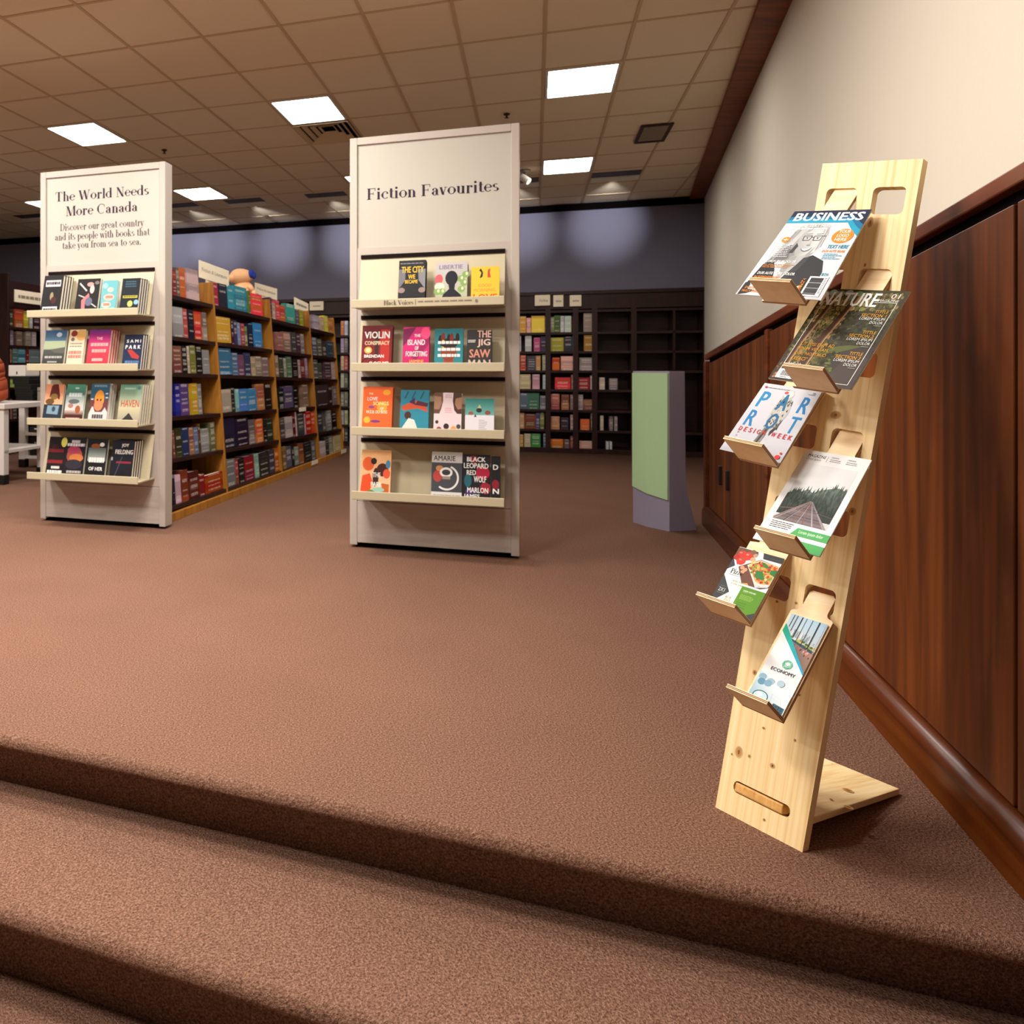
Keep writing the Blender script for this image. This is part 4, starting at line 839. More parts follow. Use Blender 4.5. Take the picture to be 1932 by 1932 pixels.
# ---- section cards standing on the bookcase
def card_on_case(px0, px1, yt0, yt1, yb0, txt, label, dy):
    zt = 1.75
    a_, b_ = along(px0, zt, dy), along(px1, zt, dy)
    pa, pb = SB0 + bx * a_ + by * (front_y(zt) + dy), SB0 + bx * b_ + by * (front_y(zt) + dy)
    z = lambda p, y: EYE + (CY - y) / F * p.y
    m = mat4(pa, bx, by, Z); L = b_ - a_
    za, zb, zc = z(pa, yt0), z(pb, yt1), z(pa, yb0)
    o = MB().hexa([(0, 0, zc), (L, 0, zc - .02), (L, .006, zc - .02), (0, .006, zc)], [(0, 0, za), (L, 0, zb), (L, .006, zb), (0, .006, za)]).build('section_sign', 'sign_card', bevel=.001)
    o.matrix_world = m; tag(o, label, 'sign', 'section cards on the slanted bookcase')
    MB().box(L * .3, L * .7, .006, .03, 1.50 - .02 * (a_ - X1), zc).build('stem', 'sign_card', o)
    c = Card((0, -.0005, zc), (L, -.0005, zc - .02), (L, -.0005, zb), (0, -.0005, za))
    if txt: c.text(txt, .08, .42, .92, .64, '8a8274', .0)
    else: c.bars(.12, .42, .88, .62, 1, '9a9284', 0, 1)
    c.build('sign_lettering', o, 'matte_print')
card_on_case(376, 432, 490.5, 511, 523, 'Fiction & Literature', 'cream card reading Fiction and Literature, left of the plush toy on the bookcase', .12)
card_on_case(481.6, 523, 533, 545, 553, 'Fiction & Literature', 'cream section card right of the plush toy on the bookcase', .12)
card_on_case(555.7, 582, 560.5, 573, 583, None, 'cream section card farthest along the top of the slanted bookcase', .12)
# ---- plush toy lying on the bookcase
zt = 1.62; xc = along(459, zt, .2); pc = SB0 + bx * xc + by * (front_y(zt) + .2)
k_ = pc.y / F
t = thing('plush_toy', 'peach plush toy with a blue bow slumped on top of the slanted bookcase', 'toy', mat4(V((pc.x, pc.y, 1.50)), V((1, 0, 0)), V((0, 1, 0)), Z))
zz = lambda y: EYE + (CY - y) * k_ - 1.50; xx = lambda x: (x - 459) * k_
zh = zz(522)
MB().ell((xx(459), 0, zz(556)), (23 * k_, .11, zz(533) - zz(556) + .02), 18, 12).build('body', 'plush', t, smooth=True)
MB().box(xx(440), xx(478), -.06, .06, 0.0, zz(556)).build('seat', 'plush', t, bevel=.03)
MB().ell((xx(456), -.02, zh), (23 * k_, .085, 14.5 * k_), 18, 12, warp=lambda p: V((p.x, p.y, p.z * (1 - .12 * p.x)))).build('head', 'plush', t, smooth=True)
MB().ell((xx(438), -.04, zz(526)), (8 * k_, .05, 8 * k_), 12, 8).build('muzzle', 'plush', t, smooth=True)
MB().ell((xx(474), -.07, zz(518)), (5.5 * k_, .03, 8 * k_), 12, 8).build('bow', 'plush_blue', t, smooth=True); MB().ell((xx(479), -.06, zz(521)), (4.5 * k_, .03, 7 * k_), 12, 8).build('bow', 'plush_blue', t, smooth=True)
MB().tube([(xx(470), -.09, zz(541)), (xx(478), -.1, zz(551)), (xx(480), -.1, zz(561))], 4.2 * k_, 10).build('arm', 'plush', t, smooth=True)
# ---- dark bookcases built into the far wall
BW = V((0, 0, 0)) + uw(0, WB)
def wall_u(px, dy=0.0):
    k = (px - CX) / F; o = Wd * (WB + dy); return (k * o.y - o.x) / (U.x - k * U.y)
FZ = [1.736, 1.47, 1.239, 1.006, .775, .527, .285, .06]
def wall_case(px0, px1, label, shelves=FZ, dividers=()):
    u0, u1 = wall_u(px0), wall_u(px1); L = u1 - u0
    t = thing('wall_bookcase', label, 'bookcase', STORE(uw(u0, WB)), 'dark bookcases built into the far wall')
    for x in (0, L - .03): MB().box(x, x + .03, 0, .38, 0, 1.92).build('side_panel', 'dark_case', t)
    MB().box(.03, L - .03, .37, .38, 0, 1.92).build('back_panel', 'shelf_wood', t)
    MB().box(.03, L - .03, .004, .03, 1.75, 1.92).build('header', 'dark_case', t)
    MB().box(.03, L - .03, .01, .03, 0, .06).build('kick_board', 'dark_case', t)
    for z in shelves: MB().box(.03, L - .03, .006, .37, z - .028, z).build('shelf', 'dark_case', t)
    for x in dividers: MB().box(x * L, x * L + .025, .006, .37, .06, shelves[0] - .028).build('divider', 'dark_case', t)
    return t
wall_case(585, 668, 'dark far wall bookcase between the slanted bookcase and the middle display board')
wall_case(900, 1034, 'dark far wall bookcase just right of the middle display board')
wall_case(1034, 1086, 'dark far wall bookcase, second right of the middle display board')
wall_case(1086, 1122, 'narrow dark far wall bookcase beside the empty shelves')
wall_case(1122, 1196, 'nearly empty dark far wall bookcase left of the green pedestal')
wall_case(1196, 1332, 'wide empty dark far wall bookcase behind the green pedestal', FZ[:4] + [FZ[6]], (.55,))
WSPEC = [('left', ['120,190,335,eb4,f 195,245,350,d99 250,395,330,eb4,f 395,430,340,c85', '120,135,550,bbc 180,250,545,ddd 275,345,570,c58 350,420,555,435', '125,190,760,c42 200,300,770,445,f 300,350,770,d96 370,440,760,bb9', '120,240,975,dc9,f 260,340,975,c9a 375,440,980,bcc', '120,210,1180,567 210,335,1180,476,f 345,440,1210,99a', '120,170,1400,c97 175,300,1410,843,f 300,340,1400,558 345,390,1400,995', '120,160,1640,c94 170,240,1630,cb9 245,350,1630,494,f 380,410,1630,567']),
         ('second', ['455,500,340,aa8 500,565,325,573 570,610,330,bbb 615,690,330,cdc 705,738,330,b64', '455,605,570,cb4,f 610,700,560,334,f 705,740,550,699', '480,560,790,c42 575,720,775,da9,f', '510,680,1010,d43,f 690,720,980,a76', '465,560,1190,c76,f 580,665,1200,b75,f 680,720,1200,a88', '465,560,1440,c86,f 575,660,1450,434,f 680,720,1420,b99', '460,600,1690,e72,f 610,670,1700,755 680,735,1660,a65']),
         ('narrow', ['825,920,300,a98,f', '830,930,520,b83,f', '780,940,790,baa,f', '760,890,1010,b22,f 900,940,990,caa', '760,820,1200,baa 825,940,1250,a75,f', '790,890,1470,d73,f 905,940,1400,875', '780,945,1720,c98,f']),
         ('empty', ['', '', '', '1000,1060,1010,cba,f 1110,1200,1020,a99,f', '', '1010,1045,1430,cba 1110,1150,1440,988 1165,1200,1440,988', '1075,1105,1760,ccc 1115,1140,1760,ccc'])]
FCOL = {'left': 'far case beside the middle board', 'second': 'second far wall bookcase', 'narrow': 'narrow far wall bookcase', 'empty': 'nearly empty far wall bookcase'}
FN = ['top', 'second', 'third', 'fourth', 'fifth', 'sixth', 'bottom']
for nm, rws in WSPEC:
    for k, spec in enumerate(rws):
        z0 = FZ[k + 1]
        for q_, it in enumerate(spec.split()):
            p = it.split(','); face = len(p) > 4
            xa, xb = 960 + float(p[0]) * .17079, 960 + float(p[1]) * .17079; yt = 540 + float(p[2]) * .17079
            ua, ub = wall_u(xa, .03), wall_u(xb, .03); Y = uw(ua, WB + .03).y
            h = min(max(EYE + (CY - yt) / F * Y - z0, .09), FZ[k] - z0 - .04)
            shelf_book(STORE(uw(ua, WB + .03, z0 + .0005)), ub - ua, .05 if face else .14, h, p[3], face, f'{cname(p[3])} book, {ORD[q_]} from left, {FN[k]} row, {FCOL[nm]}', 'books on the far wall shelves')
for k, cols in enumerate(['d85 ccd', 'bac 988', 'ca8 b55', 'aa9 665', '998 776', '99a bb8', 'd95 444']):      # the strip seen left of the middle board
    for q_, c_ in enumerate(cols.split()):
        xa = 643 + q_ * 7; ua, ub = wall_u(xa, .03), wall_u(xa + 6, .03)
        shelf_book(STORE(uw(ua, WB + .03, FZ[k + 1] + .0005)), ub - ua, .14, .19, c_, False, f'{cname(c_)} book, {ORD[q_]} from left, {FN[k]} row, case left of the middle board', 'books on the far wall shelves')
for i, (x0, x1, y0, y1, lb, tx) in enumerate([(1009, 1038, 557, 577, 'widest of three white signs on the dark header right of the middle board', 'Fiction'), (1044, 1063, 557, 579, 'middle one of three white signs on the dark far wall header', None), (1075, 1097, 557, 578, 'rightmost of three white signs on the dark far wall header', None), (584, 610, 569, 586, 'white sign on the dark header beyond the slanted bookcase', None)]):
    ua, ub = wall_u(x0, -.03), wall_u(x1, -.03); Y = uw(ua, WB - .03).y; za, zb = EYE + (CY - y1) / F * Y, EYE + (CY - y0) / F * Y
    o = MB().box(0, ub - ua, -.012, .028, 0, zb - za).build('header_sign', 'sign_card', bevel=.003); o.matrix_world = STORE(uw(ua, WB - .02, za)); tag(o, lb, 'sign', 'white signs on the far wall header')
    c = Card((0, -.0125, 0), (ub - ua, -.0125, 0), (ub - ua, -.0125, zb - za), (0, -.0125, zb - za))
    if tx: c.serif(tx, .3, .35, .85, .62, '8a8274')
    else: c.bars(.25, .4, .8, .55, 1, 'b5ad9c', 0, 1)
    c.build('sign_lettering', o, 'matte_print')
# ---- dark bookcase at the far left
P0 = floorpt(14, 858); Lc = 2.4
mwL = mat4(P0, Wd, -U, Z)             # x runs away from the camera, y into the case
t = thing('dark_bookcase', 'tall maroon bookcase at the far left behind the white tables', 'bookcase', mwL)
MB().box(-.04, 0, -.04, .4, 0, 2.16).build('end_panel', 'dark_case', t, bevel=.003)
MB().box(0, Lc, .36, .38, 0, 2.08).build('back_panel', 'shelf_wood', t); MB().box(0, Lc, -.02, .0, 1.78, 2.08).build('header', 'dark_case', t); MB().box(Lc, Lc + .04, -.02, .4, 0, 2.1).build('end_panel', 'dark_case', t)
LZ = [1.53, 1.31, 1.1, .8, .42, .12]
for z in LZ: MB().box(0, Lc, -.01, .36, z - .03, z).build('shelf', 'dark_case', t)
def lx(px, z=0, dy=.02):
    k = (px - CX) / F; o = P0 - U * dy; return (k * o.y - o.x) / (Wd.x - k * Wd.y)
xa, xb = lx(26, 0, -.02), lx(80, 0, -.02)
c0 = MB().box(0, xb - xa, -.012, 0, 0, .15).build('aisle_sign', 'sign_card', bevel=.002); c0.matrix_world = mwL @ Matrix.Translation((xa, -.021, 1.83)); tag(c0, 'cream sign on the maroon bookcase at the far left', 'sign')
c = Card((0, -.0125, 0), (xb - xa, -.0125, 0), (xb - xa, -.0125, .15), (0, -.0125, .15)); c.bars(.12, .35, .95, .6, 1, '9a8a70', 0, 1); c.build('sign_lettering', c0, 'matte_print')
for k, spec in enumerate(['60,110,.21,442 120,195,.22,d53,f 195,235,.21,ba2 245,270,.2,ccb 275,330,.2,423', '60,110,.19,878 135,185,.17,a87 210,260,.18,987 265,300,.18,baa', '60,95,.16,b75 100,150,.2,577 150,210,.18,6ab,f 215,240,.18,822 240,330,.18,788,f', '50,130,.26,9a4,f', '70,100,.24,a76 105,140,.2,544']):
    for q_, it in enumerate(spec.split()):
        p = it.split(','); face = len(p) > 4; xa, xb = lx(float(p[0]) * .2277), lx(float(p[1]) * .2277)
        shelf_book(mwL @ Matrix.Translation((xa, .02, LZ[k] + .0005)), xb - xa, .05 if face else .15, float(p[2]), p[3], face, f'{cname(p[3])} book, {ORD[q_]} from left, {ORD[k]} shelf of the maroon bookcase at far left', 'books on the maroon bookcase')
# ================================================================== PEDESTAL
A_, B_, C_ = floorpt(1193, 985), floorpt(1263, 1003), floorpt(1314, 1000)
ev = (C_ - B_); D_ = A_ + ev * 1.0
t = thing('pedestal', 'lavender and pale green floor pedestal beside the wood wainscot', 'pedestal', mat4(B_, (A_ - B_).normalized(), V((0, 0, 1)).cross((A_ - B_).normalized()), Z))
inv = t.matrix_world.inverted()
def lvl(z, f):      # f: share of the side face kept
    a_, b_ = A_.lerp(B_, .02), B_; e = ev * f
    mid = (a_ + b_) / 2 + ((a_ - b_).cross(Z)).normalized() * .03 * (1 if ((a_ - b_).cross(Z)).dot(V((0, -1, 0))) > 0 else -1)
    pts = [a_ + ev * .0, a_.lerp(b_, .25).lerp(mid, .55), mid.lerp((a_ + b_) / 2, .25), a_.lerp(b_, .75).lerp(mid, .55), b_, b_ + e, a_ + e]
    return [inv @ (p + Z * z) for p in pts]
b = MB(); lv = [(0, 1.0), (.06, .92), (.14, .8), (.22, .68), (.30, .60), (1.012, .56)]
for (z0, f0), (z1, f1) in zip(lv, lv[1:]): b.hexa(lvl(z0, f0), lvl(z1, f1))
b.build('body', 'kiosk_lavender', t)
g = MB(); l0, l1 = lvl(0, .5), lvl(1.0, .5)
out = ((l0[4] - l0[0]).cross(V((0, 0, 1)))).normalized()
if (t.matrix_world.to_3x3() @ out).y > 0: out = -out
zbot = lambda v: .247 - .05 * min(1, max(0, 1 - (v - l0[4]).length / (l0[0] - l0[4]).length)) ** .8
for i in range(4):
    p, q_ = l0[i], l0[i + 1]
    pa, qa = p.lerp(q_, .05 if i == 0 else 0), q_.lerp(p, .03 if i == 3 else 0)
    zb0, zb1 = zbot(pa), zbot(qa)
    f = lambda v, z: V((v.x, v.y, z))
    g.hexa([f(pa, zb0), f(qa, zb1), f(qa, zb1) + out * .012, f(pa, zb0) + out * .012], [f(pa, 1.0), f(qa, 1.0), f(qa, 1.0) + out * .012, f(pa, 1.0) + out * .012])
g.build('front_panel', 'kiosk_green', t)
# ================================================================== TABLES AT THE LEFT
def table(O, L, D, H, label, shelves):
    t = thing('display_table', label, 'table', STORE(O), 'white laminate display tables')
    MB().box(0, L, 0, D, H - .045, H).build('table_top', 'white_laminate', t, bevel=.004)
    for x in (.02, L - .09):
        for y in (.02, D - .09):
            lg = MB().box(x, x + .07, y, y + .07, .085, H - .045).build('leg', 'white_laminate', t, bevel=.003)
            MB().box(x - .004, x + .074, y - .004, y + .074, 0, .085).build('foot', 'black_plastic', lg, bevel=.006)
    for z in shelves: MB().box(.09, L - .02, .03, D - .03, z - .025, z).build('lower_shelf', 'white_laminate', t)
    return t
T1 = floorpt(30, 882); H1 = .69
table(T1, 1.1, .7, H1, 'white table with black feet behind the left display board', (.12, .36))
def on(O, x, y, z): return STORE(O + U * x + Wd * y + Z * z)
z = H1
for k, (dx, wdt, h) in enumerate([(-.04, .2, .06), (-.05, .215, .055), (-.06, .205, .06), (-.08, .2, .05)]):
    o = MB().box(0, wdt, 0, .3, 0, h).build('black_box', 'black_plastic', bevel=.004); o.matrix_world = on(T1, dx, .05, z + .0005)
    MB().box(.01, wdt - .01, -.001, .301, h - .018, h - .014).build('lid_seam', 'dark_gap', o)
    tag(o, f'flat black box, {["lowest", "second", "third", "topmost"][k]} in the stack on the white table at far left', 'box', 'stack of black boxes'); z += h
o = MB().box(0, .23, 0, .25, 0, .03).build('black_tray', 'black_plastic', bevel=.005); o.matrix_world = on(T1, -.11, .05, z + .0005); MB().box(.01, .22, .01, .24, .028, .032).build('inset', 'dark_gap', o)
tag(o, 'flat black tray under the white box on the far left table', 'tray'); z += .033
o = MB().box(0, .21, 0, .25, 0, .115).build('white_box', 'white_laminate', bevel=.006); o.matrix_world = on(T1, -.13, .05, z)
MB().box(.1, .112, -.003, 0, .02, .05).build('latch', 'dark_gap', o); tag(o, 'white box with a small dark latch, on top of the black stack at far left', 'box')
o = MB().box(0, .12, 0, .2, 0, .14).build('grey_box', 'grey_metal', bevel=.004); o.matrix_world = on(T1, .19, .1, H1 + .0005); MB().box(0, .12, -.001, .2, .1, .105).build('lid_seam', 'dark_gap', o); tag(o, 'small grey box right of the black stack on the far left table', 'box')
for zz_, nm, mt, h, lb in ((.12, 'storage_bin', 'black_plastic', .19, 'black bin on the lowest shelf of the far left table'), (.36, 'storage_bin', 'black_plastic', .06, 'flat black bin on the middle shelf of the far left table')):
    o = MB().box(0, .14, 0, .3, 0, h).build(nm, mt, bevel=.006); o.matrix_world = on(T1, .11, .08, zz_ + .0005); MB().box(.06, .1, -.002, 0, h * .55, h * .75).build('label_plate', 'sign_card', o); tag(o, lb, 'bin')
for q_, c_ in enumerate(['663', 'bbb', 'baa', '877']):
    shelf_book(on(T1, .1 + q_ * .035, .06, .36 + .066 if q_ < 0 else .3605) if q_ > 4 else on(T1, .26 + q_ * .035, .06, .3605), .03, .14, .17, c_, False, f'{cname(c_)} book, {ORD[q_]} from left, on the middle shelf of the far left table', 'books on the white table shelf')
T2 = floorpt(-8, 915) - U * 1.06; H2 = .715
table(T2, 1.15, .7, H2, 'white table cut off by the left picture edge under the orange bag', (.3,))
bm_ = MB(); n = 14; rings = []
for k, (s, z_) in enumerate([(.92, 0), (1.04, .02), (1.05, .1), (1.0, .19), (.9, .215), (.93, .26), (.86, .34), (.7, .385), (.35, .4)]):
    rings.append([V((.2 * s * math.copysign(abs(math.cos(a)) ** .5, math.cos(a)), .13 * s * math.copysign(abs(math.sin(a)) ** .5, math.sin(a)), z_ + .012 * math.sin(3 * a))) for a in [2 * math.pi * i / n for i in range(n)]])
for a_, b_ in zip(rings, rings[1:]): bm_.hexa(a_, b_)
t = thing('tote_bag', 'terracotta fabric tote bag on the white table at the left picture edge', 'bag', on(T2, .775, .2, H2 + .013))
bm_.build('bag_body', 'terracotta', t, smooth=True)
MB().hexa([(-.19, -.137, .14), (.19, -.137, .14), (.19, -.12, .14), (-.19, -.12, .14)], [(-.19, -.142, .152), (.19, -.142, .152), (.19, -.12, .152), (-.19, -.12, .152)]).build('seam_fold', 'terracotta', t)
# ================================================================== MAGAZINE STAND
BL = V((1.05687, 1.86594, 0)); BR = V((1.14334, 1.69167, 0))
TLp = BL + V((0.38679, 0.19192, 1.55997))
NF = V((-0.86333, -0.42837, 0.26676)).normalized()               # towards the reader
TRp = hit(1742, 299.4, BL, NF)
def BD(a, t, n=0.0): return (BL + (TLp - BL) * t) * (1 - a) + (BR + (TRp - BR) * t) * a + NF * n
Wb = (BR - BL).normalized()
st = thing('magazine_stand', 'tall pale pine board leaning back on a flat foot, with six plywood trays', 'magazine stand', mat4((BL + BR) / 2, Wb, Z.cross(Wb), Z))
si = st.matrix_world.inverted()
TB = .021
def board_outline(k=1.0):
    return [(.0, .0), (1, 0), (1, 1), (0, 1)]
def rhole(a0, a1, t0, t1, n=5):
    ra, rt = .055, .0082; out = []
    for ca, ct, s in ((a1 - ra, t1 - rt, 0), (a0 + ra, t1 - rt, 90), (a0 + ra, t0 + rt, 180), (a1 - ra, t0 + rt, 270)):
        for k in range(n + 1):
            an = math.radians(s + 90 * k / n); out.append((ca + ra * math.cos(an), ct + rt * math.sin(an)))
    return out
HR = [(.957, .044), (.8275, .0415), (.7005, .0392), (.5805, .0383), (.465, .0383), (.350, .0358)]
holes = []
for t1, h in HR: holes += [rhole(.095, .42, t1 - h, t1), rhole(.579, .897, t1 - h, t1)]
sl = []
for k in range(7): an = math.radians(-90 + 30 * k); sl.append((.765 + .05 * math.cos(an), .0405 + .0082 * math.sin(an)))
for k in range(7): an = math.radians(90 + 30 * k); sl.append((.215 + .05 * math.cos(an), .0405 + .0082 * math.sin(an)))
holes.append(sl)
loops = [board_outline()] + holes
flat = [p for l in loops for p in l]
tris = tessellate_polygon([[V((a, t * 8, 0)) for a, t in l] for l in loops])
mb = MB(); nv = len(flat)
mb.v = [tuple(si @ BD(a, t)) for a, t in flat] + [tuple(si @ BD(a, t, -TB)) for a, t in flat]
for tr3 in tris:
    mb.f.append(tuple(tr3)); mb.mi.append(0); mb.col.append(None); mb.f.append(tuple(nv + i for i in reversed(tr3))); mb.mi.append(0); mb.col.append(None)
i0_ = 0
for l in loops:
    for k in range(len(l)):
        a_, b_ = i0_ + k, i0_ + (k + 1) % len(l); mb.f.append((a_, b_, nv + b_, nv + a_)); mb.mi.append(0); mb.col.append(None)
    i0_ += len(l)
bo = mb.build('front_board', 'pine', st, bevel=.0022)
# stave joints and knots of the glued board
KN = [(.05, 'x')]
def knot(px, py, rx, ry, rot, core, onboard=True, par=None):
    pl = BL if onboard else None
    P = hit(px, py, BL, NF) if onboard else None
    k = P.y / F; c = Card(P - Wb * rx * k * 2.4 - (TLp - BL).normalized() * ry * k, P + Wb * rx * k * 2.4 - (TLp - BL).normalized() * ry * k, P + Wb * rx * k * 2.4 + (TLp - BL).normalized() * ry * k, P - Wb * rx * k * 2.4 + (TLp - BL).normalized() * ry * k)
    c.q = [si @ q_ for q_ in c.q]; c.n = (c.q[1] - c.q[0]).cross(c.q[3] - c.q[0]).normalized()
    c.ell(.5, .5, .5, .5, 'e4bd88'); c.ell(.5, .52, .36, .4, 'cf9a62'); c.ell(.5, .5, .13, .2, core)
    c.build('knot', st, 'print')
for a_ in [(1394, 1419, 3.2, 11, 0, '9a6434'), (1414, 1427, 1.4, 3.5, 0, '8a5a30'), (1457.5, 1445, 2.2, 5, 0, '5a331c'), (1500, 1397, 1.2, 3, 0, '4a2c18'), (1441, 1374, 1.5, 2.6, 0, '5a331c'), (1442, 1547, 1.3, 3, 0, '3a2416'), (1381, 1423, .9, 2.5, 0, '3a2416'),
           (1642, 419, 2.2, 11, 0, '9a5c30'), (1632, 500, 1.0, 4, 0, '8a5a30'), (1577, 783, 4, 8, 0, 'a06a3a'), (1608, 965, 3, 8, 0, 'a06a3a'), (1466, 1135, 1.4, 3, 0, '7a4420'), (1424, 1269, 1.8, 5, 0, '8a4a20'), (1508, 1311, 1.3, 3, 0, '5a331c'), (1502, 1138, 1.4, 3, 0, '6a3c1c')]: knot(*a_)
# foot plate: a tongue through the slot at the front, lying down to the carpet at the back
PF = [BD(.03, .0405), BD(.985, .0405)]
FR = floorpt(1697, 1500, .0); FLr = FR - (BR - BL) * .97
dfoot = (FR + Z * .0075 - PF[1]).normalized(); nfoot = dfoot.cross(Wb).normalized(); nfoot = nfoot if nfoot.z > 0 else -nfoot
hb = .0075
pl = MB()
f0, f1 = PF[0] - NF * TB, PF[1] - NF * TB
bk0, bk1 = FLr + Z * hb, FR + Z * hb
pl.hexa([si @ (p - nfoot * hb) for p in (f0, f1, bk1, bk0)], [si @ (p + nfoot * hb) for p in (f0, f1, bk1, bk0)])
fp = pl.build('foot_plate', 'pine_flat', st, bevel=.002)
tg = MB(); t0, t1 = BD(.185, .0398, .001), BD(.735, .0398, .001)
tg.hexa([si @ (p - (TLp - BL).normalized() * .0105) for p in (t0, t1, t1 - NF * .03, t0 - NF * .03)], [si @ (p + (TLp - BL).normalized() * .0105) for p in (t0, t1, t1 - NF * .03, t0 - NF * .03)])
tg.build('tongue', 'pine_end', fp, bevel=.003)
for px, py, rx, ry in ((1600, 1491, 8, 6), (1568, 1508, 3, 2), (1601, 1523, 7, 5), (1570, 1441, 1.2, 1)):
    P = hit(px, py, bk1 + nfoot * hb, nfoot); k = P.y / F
    e1, e2 = dfoot * rx * k * 1.1, -Wb * ry * k * 1.6
    c = Card(*[si @ q_ for q_ in (P - e1 - e2, P + e1 - e2, P + e1 + e2, P - e1 + e2)])
    if (st.matrix_world.to_3x3() @ c.n).z < 0: c.n = -c.n
    c.ell(.5, .5, .5, .5, 'dcae74'); c.ell(.5, .5, .36, .36, 'c58a50'); c.ell(.5, .5, .18, .2, '9a6434'); c.build('knot', st, 'print')
# ---- trays and magazines
TR = {"business": [-0.389, 0.7541, 0.1173, 0.3559, 0.1983, 0.2735, -0.0104, -0.0728, 0.072, 0.1003, -0.0111, 0.0781], "nature": [0.1683, 0.6239, 0.1311, 0.3952, 0.1824, 0.2835, -0.0045, -0.0096, 0.0685, 0.0881, -0.0058, 0.0745],
      "parrot": [-0.3234, 0.5064, 0.1064, 0.4002, 0.1465, 0.2166, -0.0253, -0.0425, 0.0488, 0.0954, -0.0053, 0.0756], "magazine": [0.3142, 0.3873, 0.1343, 0.433, 0.1419, 0.2676, -0.0011, -0.0292, 0.0359, 0.0885, -0.0031, 0.0709],
      "pizza": [-0.2102, 0.2753, 0.0935, 0.4212, 0.1088, 0.1749, -0.0074, 0.0032, 0.0135, 0.0954, -0.0074, 0.0722], "economy": [0.4954, 0.1689, 0.1236, 0.4457, 0.08, 0.2357, -0.0135, -0.0213, -0.0069, 0.0898, -0.0055, 0.0679]}
PLY = .009
def tframe(key):
    a, t, n, phi, w_, L, roll, g, x0, lw, y0, ll = TR[key]
    wd = ((BR - BL) * (1 - t) + (TRp - TLp) * t).normalized(); sd = wd.cross(NF).normalized()
    if sd.z < 0: sd = -sd
    up = sd * math.cos(phi) - NF * math.sin(phi)
    wr = wd * math.cos(roll) + up * math.sin(roll); upr = up * math.cos(roll) - wd * math.sin(roll)
    nn = wr.cross(upr); nn = nn if nn.dot(NF) > 0 else -nn
    return mat4(BD(a, t, n), wr, -nn, upr)       # x width, -y towards the reader, z up the sheet
def build_tray(key, row, col, label):
    a, t, n, phi, w_, L, roll, g, x0, lw, y0, ll = TR[key]
    m = tframe(key); tr_ = thing('magazine_tray', label, 'tray', m, 'plywood trays hooked on the magazine stand')
    mi_ = m.inverted(); yp = .004      # back plate lies behind the sheet
    ac = .2575 if col == 0 else .738
    t1, h = HR[row]
    lc = mi_ @ BD(ac, t1 - h * .5); nx = lc.x
    hw = .155 * ((BR - BL).length * (1 - t1) + (TRp - TLp).length * t1) * .86
    z_end = (n - yp + .013) / math.sin(phi)
    z_front = (n - yp) / math.sin(phi)
    zs = min(z_front - .006, L + {'business': -.015, 'nature': -.015, 'parrot': .02, 'magazine': .004, 'pizza': .03, 'economy': .022}[key])
    nx += max(-.004, min(.004, x0 + lw / 2 - nx))
    xl, xr = min(x0, nx - hw - .004), max(x0 + lw, nx + hw + .004); rs = min(.012, nx - hw - xl, xr - nx - hw)
    prof = [(xl, y0), (xr, y0), (xr, zs - rs)] + [(nx + hw + rs - rs * math.sin(b), zs - rs + rs * (1 - math.cos(b)) + .004) for b in [math.pi / 2 * k / 5 for k in range(6)]] + [(nx + hw, z_end - .006), (nx + hw - .006, z_end), (nx - hw + .006, z_end), (nx - hw, z_end - .006)] + \
           [(nx - hw - rs + rs * math.sin(b), zs - rs + rs * (1 - math.cos(b)) + .004) for b in [math.pi / 2 * (5 - k) / 5 for k in range(6)]] + [(xl, zs - rs)]
    ys = [yp, yp + PLY * .22, yp + PLY * .4, yp + PLY * .6, yp + PLY * .78, yp + PLY]
    mt = [0, 1, 2, 1, 0]
    b = MB()
    for k in range(5): b.hexa([(x, ys[k], z) for x, z in prof], [(x, ys[k + 1], z) for x, z in prof], [0, 1, 2, 1, 0][k])
    b.build('back_plate', ['birch_ply', 'ply_dark', 'ply_light'], tr_)
    l = MB(); zz_ = [y0, y0 + PLY * .22, y0 + PLY * .4, y0 + PLY * .6, y0 + PLY * .78, y0 + PLY]
    for k in range(5): l.box(x0, x0 + lw, -ll, yp, zz_[k], zz_[k + 1], [0, 1, 2, 1, 0][k])
    l.build('lip', ['birch_ply', 'ply_dark', 'ply_light'], tr_)
    return tr_
def build_mag(key, label, cat, thick, art, zoff=0.0):
    a, t, n, phi, w_, L, roll, g, x0, lw, y0, ll = TR[key]
    m = tframe(key); nm = 'magazine' if cat == 'magazine' else 'flyer'
    q4 = [(w_ * g / 2, 0), (w_ * (1 - g / 2), 0), (w_ * (1 + g / 2), L), (-w_ * g / 2, L)]
    z0 = max(0, y0 + PLY) ; q4 = [(x, max(z, z0)) for x, z in q4]
    b = MB().hexa([(x, 0, z) for x, z in q4], [(x, thick, z) for x, z in q4])
    o = b.build(nm, 'mag_paper'); o.matrix_world = m; tag(o, label, cat, 'sheets on the magazine stand')
    if thick > .0015: MB().hexa([(x + .0006, thick * .3, z - .0004) for x, z in q4], [(x + .0006, thick * .75, z - .0004) for x, z in q4]).build('page_block', 'paper', o)
    c = Card(*[(x, 0, z) for x, z in q4]); c.n = V((0, -1, 0)); art(c); c.build('cover_print', o)
    return o
OR, TQ = 'f58a1f', '1296b8'
